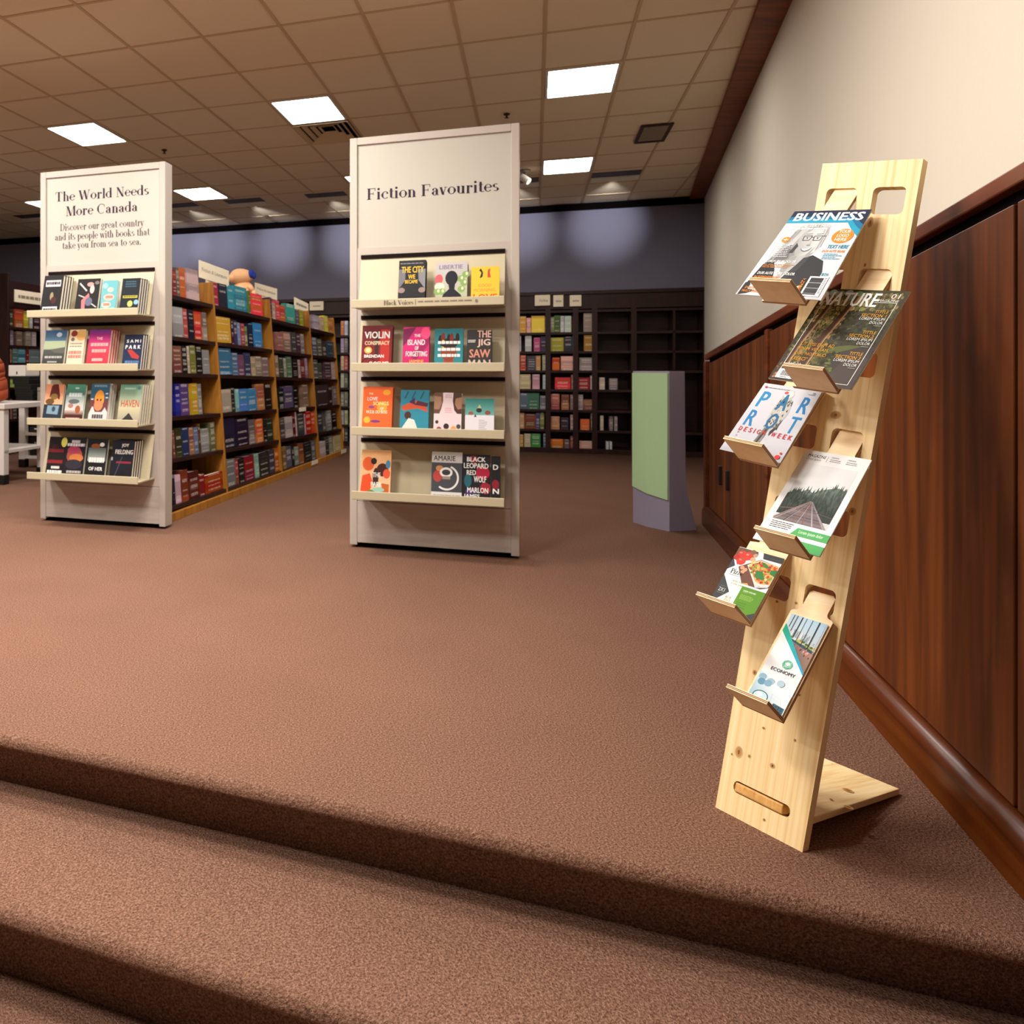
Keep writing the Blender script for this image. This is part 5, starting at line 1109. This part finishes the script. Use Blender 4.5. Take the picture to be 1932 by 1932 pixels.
def art_business(c):
    c.grad(0, 0, 1, 1, 'd3d4dc', 'ececec')
    G = lambda pts, k: c.poly(pts, k)
    # portrait in greys
    G([(.26, .83), (.46, .86), (.62, .82), (.66, .7), (.62, .52), (.56, .42), (.45, .40), (.18, .40), (.08, .36), (.14, .48), (.16, .62), (.2, .76)], ['b8b8b8', 'cfcfcf', 'c4c4c4', 'a8a8a8', 'b8b8b8', 'a0a0a0', '8a8a8a', '7a7a7a', '6a6a6a', '8a8a8a', 'a4a4a4', 'b4b4b4'])
    G([(.26, .82), (.36, .84), (.3, .64), (.26, .46), (.14, .4), (.17, .6)], 'c4c4c4'); G([(.20, .56), (.28, .6), (.34, .44), (.2, .38), (.12, .37)], '707070'); G([(.58, .8), (.66, .7), (.63, .52), (.57, .5), (.6, .66)], 'd0d0d0')
    G([(.36, .46), (.53, .5), (.56, .36), (.36, .2), (.33, .32)], 'b4b4b4'); G([(.36, .46), (.44, .47), (.4, .24), (.34, .3)], '9c9c9c')
    G([(.33, .78), (.42, .82), (.54, .8), (.6, .7), (.585, .58), (.53, .49), (.46, .455), (.39, .48), (.34, .58), (.32, .68)], ['c4c4c4', 'd6d6d6', 'dcdcdc', 'dedede', 'd6d6d6', 'cacaca', 'b8b8b8', 'a4a4a4', 'a0a0a0', 'b4b4b4']); G([(.33, .74), (.38, .78), (.36, .6), (.4, .48), (.34, .57)], 'b2b2b2'); G([(.33, .62), (.37, .58), (.35, .5), (.3, .5)], '3c3c3c')
    G([(.34, .80), (.46, .84), (.58, .79), (.54, .8), (.44, .795), (.38, .74)], 'a8a8a8')
    for cx in (.415, .545):
        c.ell(cx, .674, .021, .0085, 'efefef', 12); c.ell(cx + .002, .674, .0105, .008, '4a4a4a', 10); c.ell(cx + .002, .674, .005, .004, '101010', 8); c.line(cx - .026, .683, cx + .026, .684, .005, '3a3a3a')
        for p_, q_ in (((-.05, .70), (.05, .703)), ((.05, .703), (.042, .652)), ((.042, .652), (-.04, .648)), ((-.04, .648), (-.05, .70))): c.line(cx + p_[0], p_[1], cx + q_[0], q_[1], .0075, '242424')
        c.line(cx - .04, .722, cx + .04, .728, .008, '7c7c7c')
    for k in range(9): c.line(.3 - .012 * k, .82 - .01 * k, .15 - .004 * k + .01 * (k % 3), .40 + .008 * k, .006, ['d8d8d8', '8a8a8a', 'b0b0b0', '6c6c6c'][k % 4])
    for k in range(5): c.line(.6 + .009 * k, .80 - .02 * k, .6 + .012 * k, .53 + .01 * k, .005, ['e4e4e4', 'a4a4a4', 'c4c4c4'][k % 3])
    c.line(.465, .684, .495, .684, .007, '242424'); c.line(.595, .70, .64, .7, .008, '3a3a3a')
    G([(.485, .67), (.505, .60), (.47, .595)], 'bdbdbd'); c.ell(.485, .593, .024, .008, '8a8a8a')
    G([(.415, .56), (.48, .545), (.55, .57), (.53, .53), (.48, .515), (.44, .527)], '7a5f5f'.replace('5f5f', '7a7a')); G([(.425, .557), (.48, .546), (.54, .566), (.52, .542), (.48, .53), (.45, .538)], 'f6f6f6')
    G([(.08, .36), (.18, .42), (.27, .3), (.36, .1), (.36, .06), (.22, .06), (.1, .09), (.02, .0), (.03, .1)], '1a1a1c'); G([(.53, .44), (.62, .48), (.78, .42), (.84, .3), (.86, .04), (.7, .0), (.34, .0), (.36, .1)], '27272a'); G([(.53, .45), (.6, .46), (.54, .3), (.38, .08), (.42, .2)], '3c3c40')
    G([(.32, .3), (.36, .18), (.385, .14), (.32, .06)], 'ececec'); G([(.02, .0), (.02, .14), (.1, .18), (.22, .16), (.26, .1), (.2, .06), (.12, .02)], '1b1b1d'); G([(.1, .12), (.24, .17), (.28, .1), (.2, .06), (.1, .07)], 'd5d5d5'); G([(.6, .1), (.68, .14), (.72, .05), (.62, .03)], 'dcdcdc')
    # banner
    G([(0, .855), (.80, .855), (.895, .77), (1, .70), (1, 1), (0, 1)], '12a0c6'); G([(0, .895), (.82, .895), (.93, .81), (1, .77), (1, 1), (0, 1)], '0c6f9e'); G([(0, .93), (.84, .93), (.96, .85), (1, .83), (1, 1), (0, 1)], '0d2142')
    c.text('BUSINESS', .065, .88, .955, .975, 'ffffff', .035)
    c.text('HEADLINE TEXT HERE', .07, .805, .62, .84, 'ffffff', .02); c.bars(.07, .775, .6, .795, 1, 'ffffff', .1, 1)
    c.ell(.835, .70, .125, .082, OR, 28)
    for t_, y in (('YOUR', .735), ('LOGO', .69), ('HERE', .645)): c.text(t_, .765, y, .905, y + .034, 'ffffff', .01)
    c.text('TEXT HERE', .73, .56, .975, .60, TQ, .03); c.text('DUIS AUTE IRURE', .70, .515, .965, .542, OR, .02); c.bars(.74, .43, .965, .5, 4, TQ, .3, .4)
    c.ell(.155, .655, .052, .034, OR); c.line(.125, .655, .185, .655, .006, 'ffffff'); c.line(.155, .638, .155, .672, .006, 'ffffff')
    c.line(.08, .44, .08, .6, .004, 'ffffff'); c.bars(.1, .44, .32, .6, 8, 'f4f4f4', .2, .3)
    c.text('LOREM IPSUM DOLOR', .1, .385, .47, .412, 'ffffff', .01); c.bars(.09, .315, .52, .365, 3, 'd98a3a', .3, .35); c.text('DUIS AUTE IRURE DOLOR', .09, .245, .55, .275, 'ffffff', .02)
    c.text('IN REPREHENDERIT', .08, .2, .4, .226, OR, .02); c.text('IN VOLUPTATE', .07, .165, .32, .19, OR, .02); c.text('VELIT ESSE', .09, .12, .26, .142, 'ffffff', .02); c.text('DOLORE EU', .06, .075, .27, .1, OR, .02); c.text('NULLA PARIATUR', .05, .035, .33, .06, OR, .02)
    c.rect(.745, .03, .955, .245, 'ffffff'); c.rect(.765, .045, .91, .23, '39393c')
    for k in range(9): y = .058 + .019 * k; c.rect(.765, y, .91, y + [.003, .006, .002, .005, .003][k % 5], '1c1c1e' if k % 3 else 'b0b0b2')
    c.bars(.92, .05, .945, .23, 12, '3a3a3c', 0, .4); c.text('$26', .85, .255, .93, .285, TQ, .02)
    for k, ch in enumerate('JUNE-JULY'): c.text(ch, .68, .04 + .02 * k, .72, .055 + .02 * k, OR, .02)
def art_nature(c):
    r = random.Random(3); c.grad(0, 0, 1, 1, '33291c', '3d3a20')
    nx_, ny_ = 17, 19
    for ps in range(8):                 # foliage in passes: within a pass the leaves sit side by side
        c.l += 1; c.inc = 0; ox, oy = r.random() / nx_, r.random() / ny_
        for i in range(nx_ - 1):
            for j in range(ny_ - 1):
                if r.random() < .35: continue
                x, y = ox + (i + .5) / nx_, oy + (j + .5) / ny_; dk = x > .46 and y < .78; hi = y > .62 and x < .6
                pal = (['2b2415', '37331a', '211c11', '403f20', '4d5226', '2f3018'] if dk else ['8f7a48', 'a58a58', '767a3a', 'c4a878', '5f5a2c', 'b8925e', '8a9444'] if hi else ['6b5a34', '56502a', '8a7446', '4a4624', '9a7c50', '3f3a20', '6a7034'])
                rx, ry = (.25 + .24 * r.random()) / nx_, (.2 + .28 * r.random()) / ny_; t0 = r.random() * 6.28
                c.poly([(x + rx * math.cos(t0 + 1.2566 * k), y + ry * math.sin(t0 + 1.2566 * k)) for k in range(5)], pal[r.randrange(len(pal))])
    c.inc = 1
    for x, y, k in ((.02, .93, 'b9d0d6'), (.1, .97, 'a8c4ce'), (.2, .95, '7f9a86'), (.3, .965, '9ab6b8'), (.42, .95, '6f8a5a'), (.36, .92, '8aa4a0')): c.ell(x + .02, min(y, .96), .05, .034, k, 8)
    c.poly([(.45, 0), (.99, 0), (.99, .42), (.9, .44), (.72, .40), (.62, .3), (.5, .16)], '3a312c'); c.poly([(.62, .0), (.99, 0), (.99, .3), (.86, .36), (.74, .3)], '463b36'); c.poly([(.42, .3), (.62, .34), (.86, .42), (.7, .42), (.48, .38)], '565a26')
    c.inc = .25
    for k in range(60):
        x, y = .36 + .3 * r.random(), .05 + .32 * r.random(); c.ell(x, y, .02, .01, ['6a7430', '4c4a22', '58662a', '3a3018'][k % 4], 6)
    for k in range(60):
        x, y = .02 + .42 * r.random(), .02 + .16 * r.random(); c.ell(x, y, .016, .009, ['b5623c', '8a4a2c', 'c9805a', '5a3a22'][k % 4], 6)
    c.inc = 1
    for pts in ([(.16, .9), (.205, .9), (.13, .4), (.12, .08), (.04, .08), (.075, .4)], [(.42, .93), (.48, .93), (.37, .45), (.33, .06), (.22, .06), (.285, .45)]):
        c.poly(pts, '4a3020')
    for x0, y0, x1, y1 in ((.205, .9, .13, .4), (.13, .4, .12, .1), (.475, .93, .37, .45), (.37, .45, .335, .08)):
        c.line(x0, y0, x1, y1, .018, '8a6446'); c.line(x0 + .006, y0, x1 + .006, y1, .007, 'c09a76')
    c.line(.2, .82, .34, .74, .006, '4a3a20'); c.line(.06, .6, .28, .72, .006, '5a4a2c'); c.line(.2, .62, .24, .3, .005, 'a4855c')
    for x0, y0, x1, y1 in ((.075, .06, .075, .86), (.075, .86, .18, .865), (.68, .87, .935, .87), (.935, .87, .935, .035), (.935, .035, .3, .035)): c.line(x0, y0, x1, y1, .0045, 'f4f2ee')
    c.text('NATURE', .035, .82, .72, .965, 'ffffff', .05, .0)
    c.text('01', .83, .915, .925, .965, 'f4f2ee', 0); c.text('MAGAZINE', .715, .878, .94, .905, 'f4f2ee', 0)
    for k, y in enumerate((.79, .575, .355)):
        c.text('TITTLE', .755, y - .03, .905, y, 'e0a02c', .01); c.text(f'SECTION {k+1}', .625, y - .072, .905, y - .04, 'e0a02c', .01); c.text('LOREM IPSUM', .625, y - .105, .91, y - .077, 'f0eeea', 0); c.text('DOLOR', .765, y - .142, .91, y - .114, 'f0eeea', 0); c.bars(.83, y - .165, .91, y - .155, 1, '9a948c', 0, .7)
    for k, t_ in enumerate(('"UT WISI ENIM AD', 'MINIM VENIAM,', 'QUIS NOSTRUD', 'EXERCI"')): c.text(t_, .12, .375 - .052 * k, .12 + [.42, .39, .39, .2][k], .41 - .052 * k, 'e0a02c', .0)
    c.text('PAG 23', .13, .165, .28, .19, 'd8d4cc', 0)
    c.rect(.07, .02, .32, .115, 'ffffff'); x = .115
    for k in range(15): w_ = [.006, .003, .009, .004, .007][k % 5]; c.rect(x, .045, x + w_, .1, '141414'); x += w_ + .003
    c.bars(.12, .027, .21, .036, 1, '4a4a4a', 0, .8)
def art_parrot(c):
    c.grad(0, 0, 1, 1, 'b9b9c2', 'd4d4dc'); c.poly([(0, .0), (1, 0), (1, .25), (0, .12)], [*['a9a9b2'] * 2, 'c2c2ca', 'c6c6ce']); c.line(0, .5, 1, .5, .003, 'c9c9d0'); c.line(.5, 0, .5, 1, .003, 'cfcfd6')
    BLU = '1277b4'
    for t_, x0, y0 in (('P', .09, .66), ('R', .79, .66), ('R', .09, .385), ('T', .79, .385)): c.text(t_, x0, y0, x0 + .155, y0 + .225, BLU if t_ != 'P' else '1685c0', .035)
    # the bird
    sh = 'b0b0b6'
    c.poly([(.52, .88), (.66, .8), (.70, .62), (.64, .42), (.57, .3), (.6, .6)], sh)
    c.poly([(.44, .92), (.5, .955), (.58, .94), (.62, .88), (.6, .82), (.66, .74), (.67, .6), (.62, .46), (.56, .36), (.5, .32), (.47, .4), (.42, .52), (.41, .68), (.44, .8)], 'bcb9b2'); c.ell(.52, .89, .08, .055, 'dcdad6'); c.ell(.47, .905, .035, .02, 'd9485a')
    r = random.Random(5)
    for k in range(46):
        x, y = .43 + .22 * r.random(), .4 + .4 * r.random(); c.poly([(x, y), (x + .018, y + .03), (x + .026, y - .02)], ['6a665e', '3c3a38', 'd6d3cc', '8a867c', '1e1e20'][k % 5])
    c.poly([(.58, .36), (.64, .46), (.655, .42), (.6, .3)], '222226'); c.poly([(.6, .4), (.67, .54), (.66, .42)], '55534e'); c.ell(.51, .87, .012, .01, '1a1a1c')
    c.poly([(.47, .4), (.545, .4), (.5, .1), (.43, .0), (.40, .0)], '6a6660'); c.poly([(.5, .38), (.53, .38), (.47, .08), (.44, .06)], '2c2a2a'); c.poly([(.52, .3), (.55, .32), (.525, .16), (.5, .14)], '8a8680')
    for t_, y0 in (('A', .66), ('O', .385)): c.text(t_, .44, y0, .6, y0 + .225, '106a9c' if t_ == 'A' else '0d5f94', .035)
    x = .085
    for ch, w_ in (('D', .05), ('E', .045), ('S', .05), ('I', .012), ('G', .055), ('N', .05), (' ', .02), ('W', .07), ('E', .045), ('E', .045), ('K', .055)):
        if ch != ' ': c.text(ch, x, .30, x + w_, .362, 'c9202e', .02)
        x += w_ + .038
    for k, ch in enumerate('POST'): c.text(ch, .1, .265 - .045 * k, .125, .285 - .045 * k, '2c2c30', .01)
    c.ell(.075, .945, .022, .014, 'e03058'); c.bars(.11, .937, .5, .947, 1, '8a8a92', 0, .7); c.text('28', .885, .935, .93, .955, '2a2a30', .02); c.bars(.82, .92, .93, .928, 1, '7a7a84', 0, .8)
    c.rect(.56, .105, .68, .12, '26262a'); c.bars(.56, .07, .84, .098, 2, '6a6a72', .3, .4); c.bars(.7, .03, .84, .062, 3, '7a7a82', .1, .4)
    c.ell(.915, .06, .04, .028, 'e0242e'); c.ell(.935, .115, .018, .013, 'e0242e')
def art_magazine(c):
    c.rect(0, 0, 1, 1, 'f6f6f6'); c.text('MAGAZINE', .075, .93, .355, .962, '1a1a1c', .015); c.text('COVER DESIGN', .08, .898, .30, .918, '4a4a4e', -.005); c.line(.385, .90, .385, .962, .003, '2a2a2c'); c.text('LOREM IPSUM', .43, .95, .545, .963, '2a2a2c', .01); c.bars(.43, .9, .6, .935, 2, '5a5a5e', .15, .35); c.text('LOREM IPSUM', .68, .95, .80, .963, '2a2a2c', .01); c.bars(.68, .9, .85, .935, 2, '5a5a5e', .15, .35)
    X0, X1, Y0, Y1 = .10, .905, .245, .862; X = lambda x: X0 + (X1 - X0) * x; Y = lambda y: Y0 + (Y1 - Y0) * y
    c.poly([(X(0), Y(0)), (X(1), Y(0)), (X(1), Y(1)), (X(0), Y(1))], ['d6d6d8', 'd6d6d8', 'ececee', 'eaeaec'])
    ridge = [(0, .50), (.1, .55), (.22, .56), (.34, .62), (.44, .57), (.52, .63), (.6, .66), (.72, .70), (.84, .73), (1, .69)]
    c.poly([(X(0), Y(.44)), (X(.12), Y(.52)), (X(.3), Y(.5)), (X(.3), Y(.4)), (X(0), Y(.4))], 'a8b2b4')
    c.poly([(X(x), Y(y - .05)) for x, y in ridge] + [(X(1), Y(.1)), (X(0), Y(.1))], ['6f7f76' if 2 < i < 9 else '566660' for i in range(10)] + ['27302a', '262e28'])
    r = random.Random(11)
    c.inc = .2
    for band in range(6):
        f = 1 - band / 6.5
        for k in range(34):
            x = r.random(); i = min(int(x * 9), 8); top = None
            for (xa, ya), (xb, yb) in zip(ridge, ridge[1:]):
                if xa <= x <= xb: top = ya + (yb - ya) * (x - xa) / (xb - xa)
            y = .16 + (top - .16) * f - r.random() * .04; h = .07 + .05 * r.random(); w_ = .018
            k0 = int(40 + 45 * max(0, f - .2) + 20 * r.random()); k1 = '%02x%02x%02x' % (int(k0 * .86), int(k0 * 1.04), int(k0 * .92))
            c.poly([(X(max(x - w_, 0)), Y(y - h * .7)), (X(min(x + w_, 1)), Y(y - h * .7)), (X(x), Y(y + h * .45))], k1)
    c.inc = 1
    vx, vy = .52, .385
    c.poly([(X(0), Y(.0)), (X(.97), Y(.0)), (X(vx + .02), Y(vy)), (X(vx - .02), Y(vy))], '7a6e72')
    for k in range(14):
        f0 = (k / 14) ** 1.6; f1 = ((k + .62) / 14) ** 1.6; l = lambda f, xx: X(vx + (xx - vx) * f); yy = lambda f: Y(vy + (0 - vy) * f)
        c.poly([(l(f0, .0), yy(f0)), (l(f0, .97), yy(f0)), (l(f1, .97), yy(f1)), (l(f1, 0), yy(f1))], ['6c5f64', '83777c', '75686c', '5d5257'][k % 4])
    for xa, xb, k_ in ((-.02, .05, 'a4908c'), (.2, .225, '4a3c3c'), (.225, .24, 'b09a96'), (.36, .38, '8a5f50'), (.46, .475, 'b0a0a0'), (.55, .57, '8a5a4a'), (.73, .76, 'b4a8ac'), (.93, .99, 'a09496')):
        c.poly([(X(max(xa, 0)), Y(0)), (X(xb), Y(0)), (X(vx + .004), Y(vy)), (X(vx - .004), Y(vy))], k_)
    c.line(X(.0), Y(.19), X(.36), Y(.24), .006, '8a6a60'); c.line(X(.7), Y(.22), X(1), Y(.19), .006, '6a5450'); c.line(X(.0), Y(.02), X(.5), Y(.39), .008, 'a08a88')
    c.bars(.115, .15, .46, .225, 4, '3c3c40', .2, .3)
    c.poly([(.46, .13), (1, .13), (1, .205), (.53, .205)], '4fae5e'); c.text('Lorem ipsum dolor', .57, .148, .92, .19, 'f4faf4', 0)
    c.poly([(.58, 0), (1, 0), (1, .088), (.52, .088)], '4fae5e')
def art_pizza(c):
    DK = '33373b'; c.rect(0, 0, 1, 1, 'f4f4f2')
    c.poly([(.04, .995), (.0, .995), (.0, .86), (.15, .72), (.47, .94), (.44, .995)], '6a4634')
    for x, y, rx, k in ((.13, .9, .09, 'd0261c'), (.28, .89, .11, 'd8301f'), (.06, .83, .07, 'b41e16'), (.19, .79, .1, 'e0301c'), (.42, .93, .05, 'b8957a'), (.41, .86, .06, 'c9a68a'), (.34, .97, .06, '7a5a40')): c.ell(x, y, rx, rx * .62, k, 14)
    for x, y in ((.12, .925), (.27, .915), (.2, .83)): c.ell(x, y, .025, .012, '4a7a2c', 8)
    for x, y in ((.1, .915), (.25, .91), (.16, .81)): c.ell(x, y, .03, .012, 'f08a78', 8)
    c.poly([(.55, 1), (1, 1), (1, .91), (.6, .91)], DK); c.text('PIZZA HOUSE', .75, .94, .95, .955, '56603a', 0)
    c.poly([(0, .62), (.12, .7), (.0, .82)], DK)
    c.poly([(.2, .70), (.56, .89), (1, .86), (1, .52), (.86, .47), (.44, .47)], '6a3f2c')
    c.poly([(.36, .76), (.56, .88), (.99, .86), (.99, .54), (.82, .51), (.74, .5), (.68, .52)], 'e8dcd0'); c.poly([(.4, .76), (.57, .87), (.98, .85), (.98, .57), (.8, .54), (.68, .56)], 'd9a24e')
    r = random.Random(2)
    c.inc = .2
    for k in range(120):
        u_, v_ = r.random(), r.random(); x = .42 + .55 * u_; lo, hi = (.56 + .2 * max(0, .7 - u_) * .9), .85
        y = lo + (hi - lo) * v_
        if y < .76 - (x - .4) * .75: continue
        c.ell(min(x, .97), y, .02 + .018 * r.random(), .012 + .012 * r.random(), ['c92a1c', 'e04a2c', '5c8a2c', '7fa03c', 'f0d48a', 'b8201a', 'e8b45a'][k % 7], 8)
    c.inc = 1
    for pts in ([(.6, .72), (.72, .73), (.84, .62), (.68, .6), (.6, .64)], [(.6, .86), (.68, .86), (.85, .8), (.72, .79)], [(.86, .78), (.99, .8), (.99, .7), (.88, .72)]): c.poly(pts, '2f7a34')
    for x, y in ((.29, .7), (.34, .64), (.37, .68)): c.ell(x, y, .045, .03, 'd9a07a', 10)
    c.poly([(.44, .47), (.55, .5), (.6, .47)], 'e0a850'); c.poly([(.68, .52), (.74, .47), (.98, .52), (.98, .56), (.8, .5)], 'c9d4de')
    c.serif('Pizza', .10, .575, .36, .655, '1a1a1a'); c.bars(.09, .545, .36, .56, 1, 'b0b0b8', 0, .6)
    for k, t_ in enumerate(('THE BEST PIZZAS', 'OF YOUR TOWN')): c.text(t_, .22, .465 - .045 * k, .49, .49 - .045 * k, 'a9b67c', -.005)
    c.poly([(0, .53), (.29, .30), (0, .06)], DK); c.text('2X1', .05, .27, .19, .33, 'dcdcd8', -.01); c.bars(.06, .35, .16, .36, 1, '6a7a44', 0, .8); c.bars(.05, .24, .2, .25, 1, '6a7a44', 0, .8)
    c.rect(.49, .0, 1, .44, '558e0e'); c.poly([(.74, .0), (1, 0), (1, .12)], DK); c.text('NEW DISHES', .56, .37, .83, .392, 'e8f0dc', .02); c.bars(.56, .355, .66, .36, 1, 'b8d08a', 0, .8); c.bars(.55, .24, .84, .32, 5, '9cc060', .15, .35); c.bars(.55, .1, .8, .2, 3, '2f5a0a', .3, .2)
    c.text('BLUE', .27, .20, .40, .235, 'a9b67c', -.005); c.text('SPACE', .27, .155, .41, .19, 'a9b67c', -.005); c.bars(.2, .115, .42, .13, 1, '8a8a90', 0, .6)
def art_economy(c):
    c.grad(0, 0, 1, 1, 'f2f6f8', 'fbfbfb')
    c.poly([(0, 1), (1, 1), (1, .46), (.0, .87)], ['bfe0f4', 'a8cdea', 'd9d0c0', 'cfe4f2'])
    r = random.Random(9)
    for k in range(46):
        x = .03 + .94 * r.random(); h = .02 + .06 * r.random(); b_ = .79 - .05 * x
        if b_ < .87 - .41 * x: continue
        c.rect(x, b_, min(x + .035, .99), b_ + h, ['c9d4dc', '9fb0bc', 'e6e4de', 'b8bcc0', '8296a4'][k % 5])
    for k in range(40):
        x = .1 + .88 * r.random(); y = .745 - .05 * x + .04 * r.random()
        if y < .87 - .41 * x + .01: continue
        c.ell(min(x, .97), y, .04, .012, ['6f8a3c', '9ab04a', '4f6a2c', 'c9b45a'][k % 4], 8)
    c.poly([(.28, .755), (1, .69), (1, .66), (.36, .725)], '2e4a58'); c.poly([(.36, .722), (1, .66), (1, .46)], ['6a5a54', 'b08a80', '8a6a5a'])
    for k in range(26):
        x = .5 + .48 * r.random(); y = .6 + .08 * r.random()
        if y > .87 - .41 * x + .01: c.rect(x, y, min(x + .03, .99), y + .02, ['d98a80', 'e8c0b4', '4a3a38', 'b8605a'][k % 4])
    for x, w_ in ((.1, .012), (.19, .012), (.32, .022), (.44, .01), (.6, .012), (.78, .026)): 
        yb_ = .87 - .41 * x + .03; c.rect(x, max(yb_, .73 - .05 * x), x + w_, .995, '1c2024')
    c.rect(.955, .66, .962, .98, 'c9a060')
    c.poly([(0, .885), (1, .46), (1, .435), (.0, .80)], ['12b28a', '16a6d8', '16a6d8', '12b486'])
    for R_, t_ in ((.125, .012), (.10, .010)): c.ring(.545, .485, R_, R_ * c.asp, t_, '17c48a', 8)
    c.ring(.545, .485, .075, .075 * c.asp, .010, '17c48a', 16); c.ring(.545, .485, .04, .04 * c.asp, .012, '17c48a', 12, 180, 360)
    for k in range(8):
        a0 = math.radians(45 * k + 10); a1 = math.radians(45 * k + 55); c.line(.545 + .135 * math.cos(a0), .485 + .135 * c.asp * math.sin(a0), .545 + .1 * math.cos(a1), .485 + .1 * c.asp * math.sin(a1), .004, '17c48a')
    c.text('ECONOMY', .21, .385, .85, .42, '26343c', .012)
    c.poly([(0, 0), (1, 0), (1, .2), (0, .34)], ['6fa4bc', 'd6e4ec', 'f2f6f8', 'd0e2ec'])
    for x, y, k in ((.13, .29, '8fb4ca'), (.16, .24, '5f92b0'), (.37, .27, '9fbfd2'), (.62, .285, 'b4cede'), (.33, .245, '7fa9c2')): c.ell(x, y, .1, .034, k)
    c.ring(.3, .10, .18, .05, .022, '0f2a38', 22); c.ell(.3, .10, .18, .05, 'b8dae4'); c.ell(.26, .115, .08, .02, 'dcf0f4'); c.poly([(.0, .02), (.14, .06), (.16, .04), (0, 0)], '0f2a38')
    c.poly([(.6, .0), (.68, .085), (.98, .07), (.98, 0)], '2c6072')
    for k in range(12): c.rect(.68 + .07 * (k % 4), .015 + .02 * (k // 4), .72 + .07 * (k % 4), .027 + .02 * (k // 4), '16384a')
    c.ring(.9, .3, .3, .1, .003, 'c2d4de', 16, 200, 300)
    for x0, y0, x1, y1 in ((.55, .16, .8, .14), (.55, .16, .57, .1), (.8, .14, .86, .08), (.62, .12, .78, .11)): c.line(x0, y0, x1, y1, .003, 'c4d4dc')
SH = [('business', 0, 0, 'grey business magazine with a smiling woman in glasses, topmost on the stand', 'magazine', .0032, art_business, 'plywood tray holding the business magazine, topmost of the six'),
      ('nature', 1, 1, 'dark forest nature magazine, second from the top of the stand', 'magazine', .0032, art_nature, 'plywood tray holding the forest nature magazine, second from the top'),
      ('parrot', 2, 0, 'pale grey poster sheet with a parrot under blue letters, on the stand', 'flyer', .0012, art_parrot, 'plywood tray holding the parrot sheet, third from the top'),
      ('magazine', 3, 1, 'white magazine with a railway track photo and green band', 'magazine', .0024, art_magazine, 'plywood tray holding the white railway magazine, fourth from the top'),
      ('pizza', 4, 0, 'pizza flyer with tomatoes and a green block, fifth on the stand', 'flyer', .0012, art_pizza, 'plywood tray holding the pizza flyer, fifth from the top'),
      ('economy', 5, 1, 'narrow white economy leaflet with a skyline photo, lowest on the stand', 'leaflet', .0012, art_economy, 'plywood tray holding the economy leaflet, lowest of the six')]
for key, row_, col_, lb, cat, th, art, tl in SH:
    build_tray(key, row_, col_, tl); build_mag(key, lb, cat, th, art)
if _tob is not None:
    cu = _tob.data; bpy.data.objects.remove(_tob); bpy.data.curves.remove(cu)
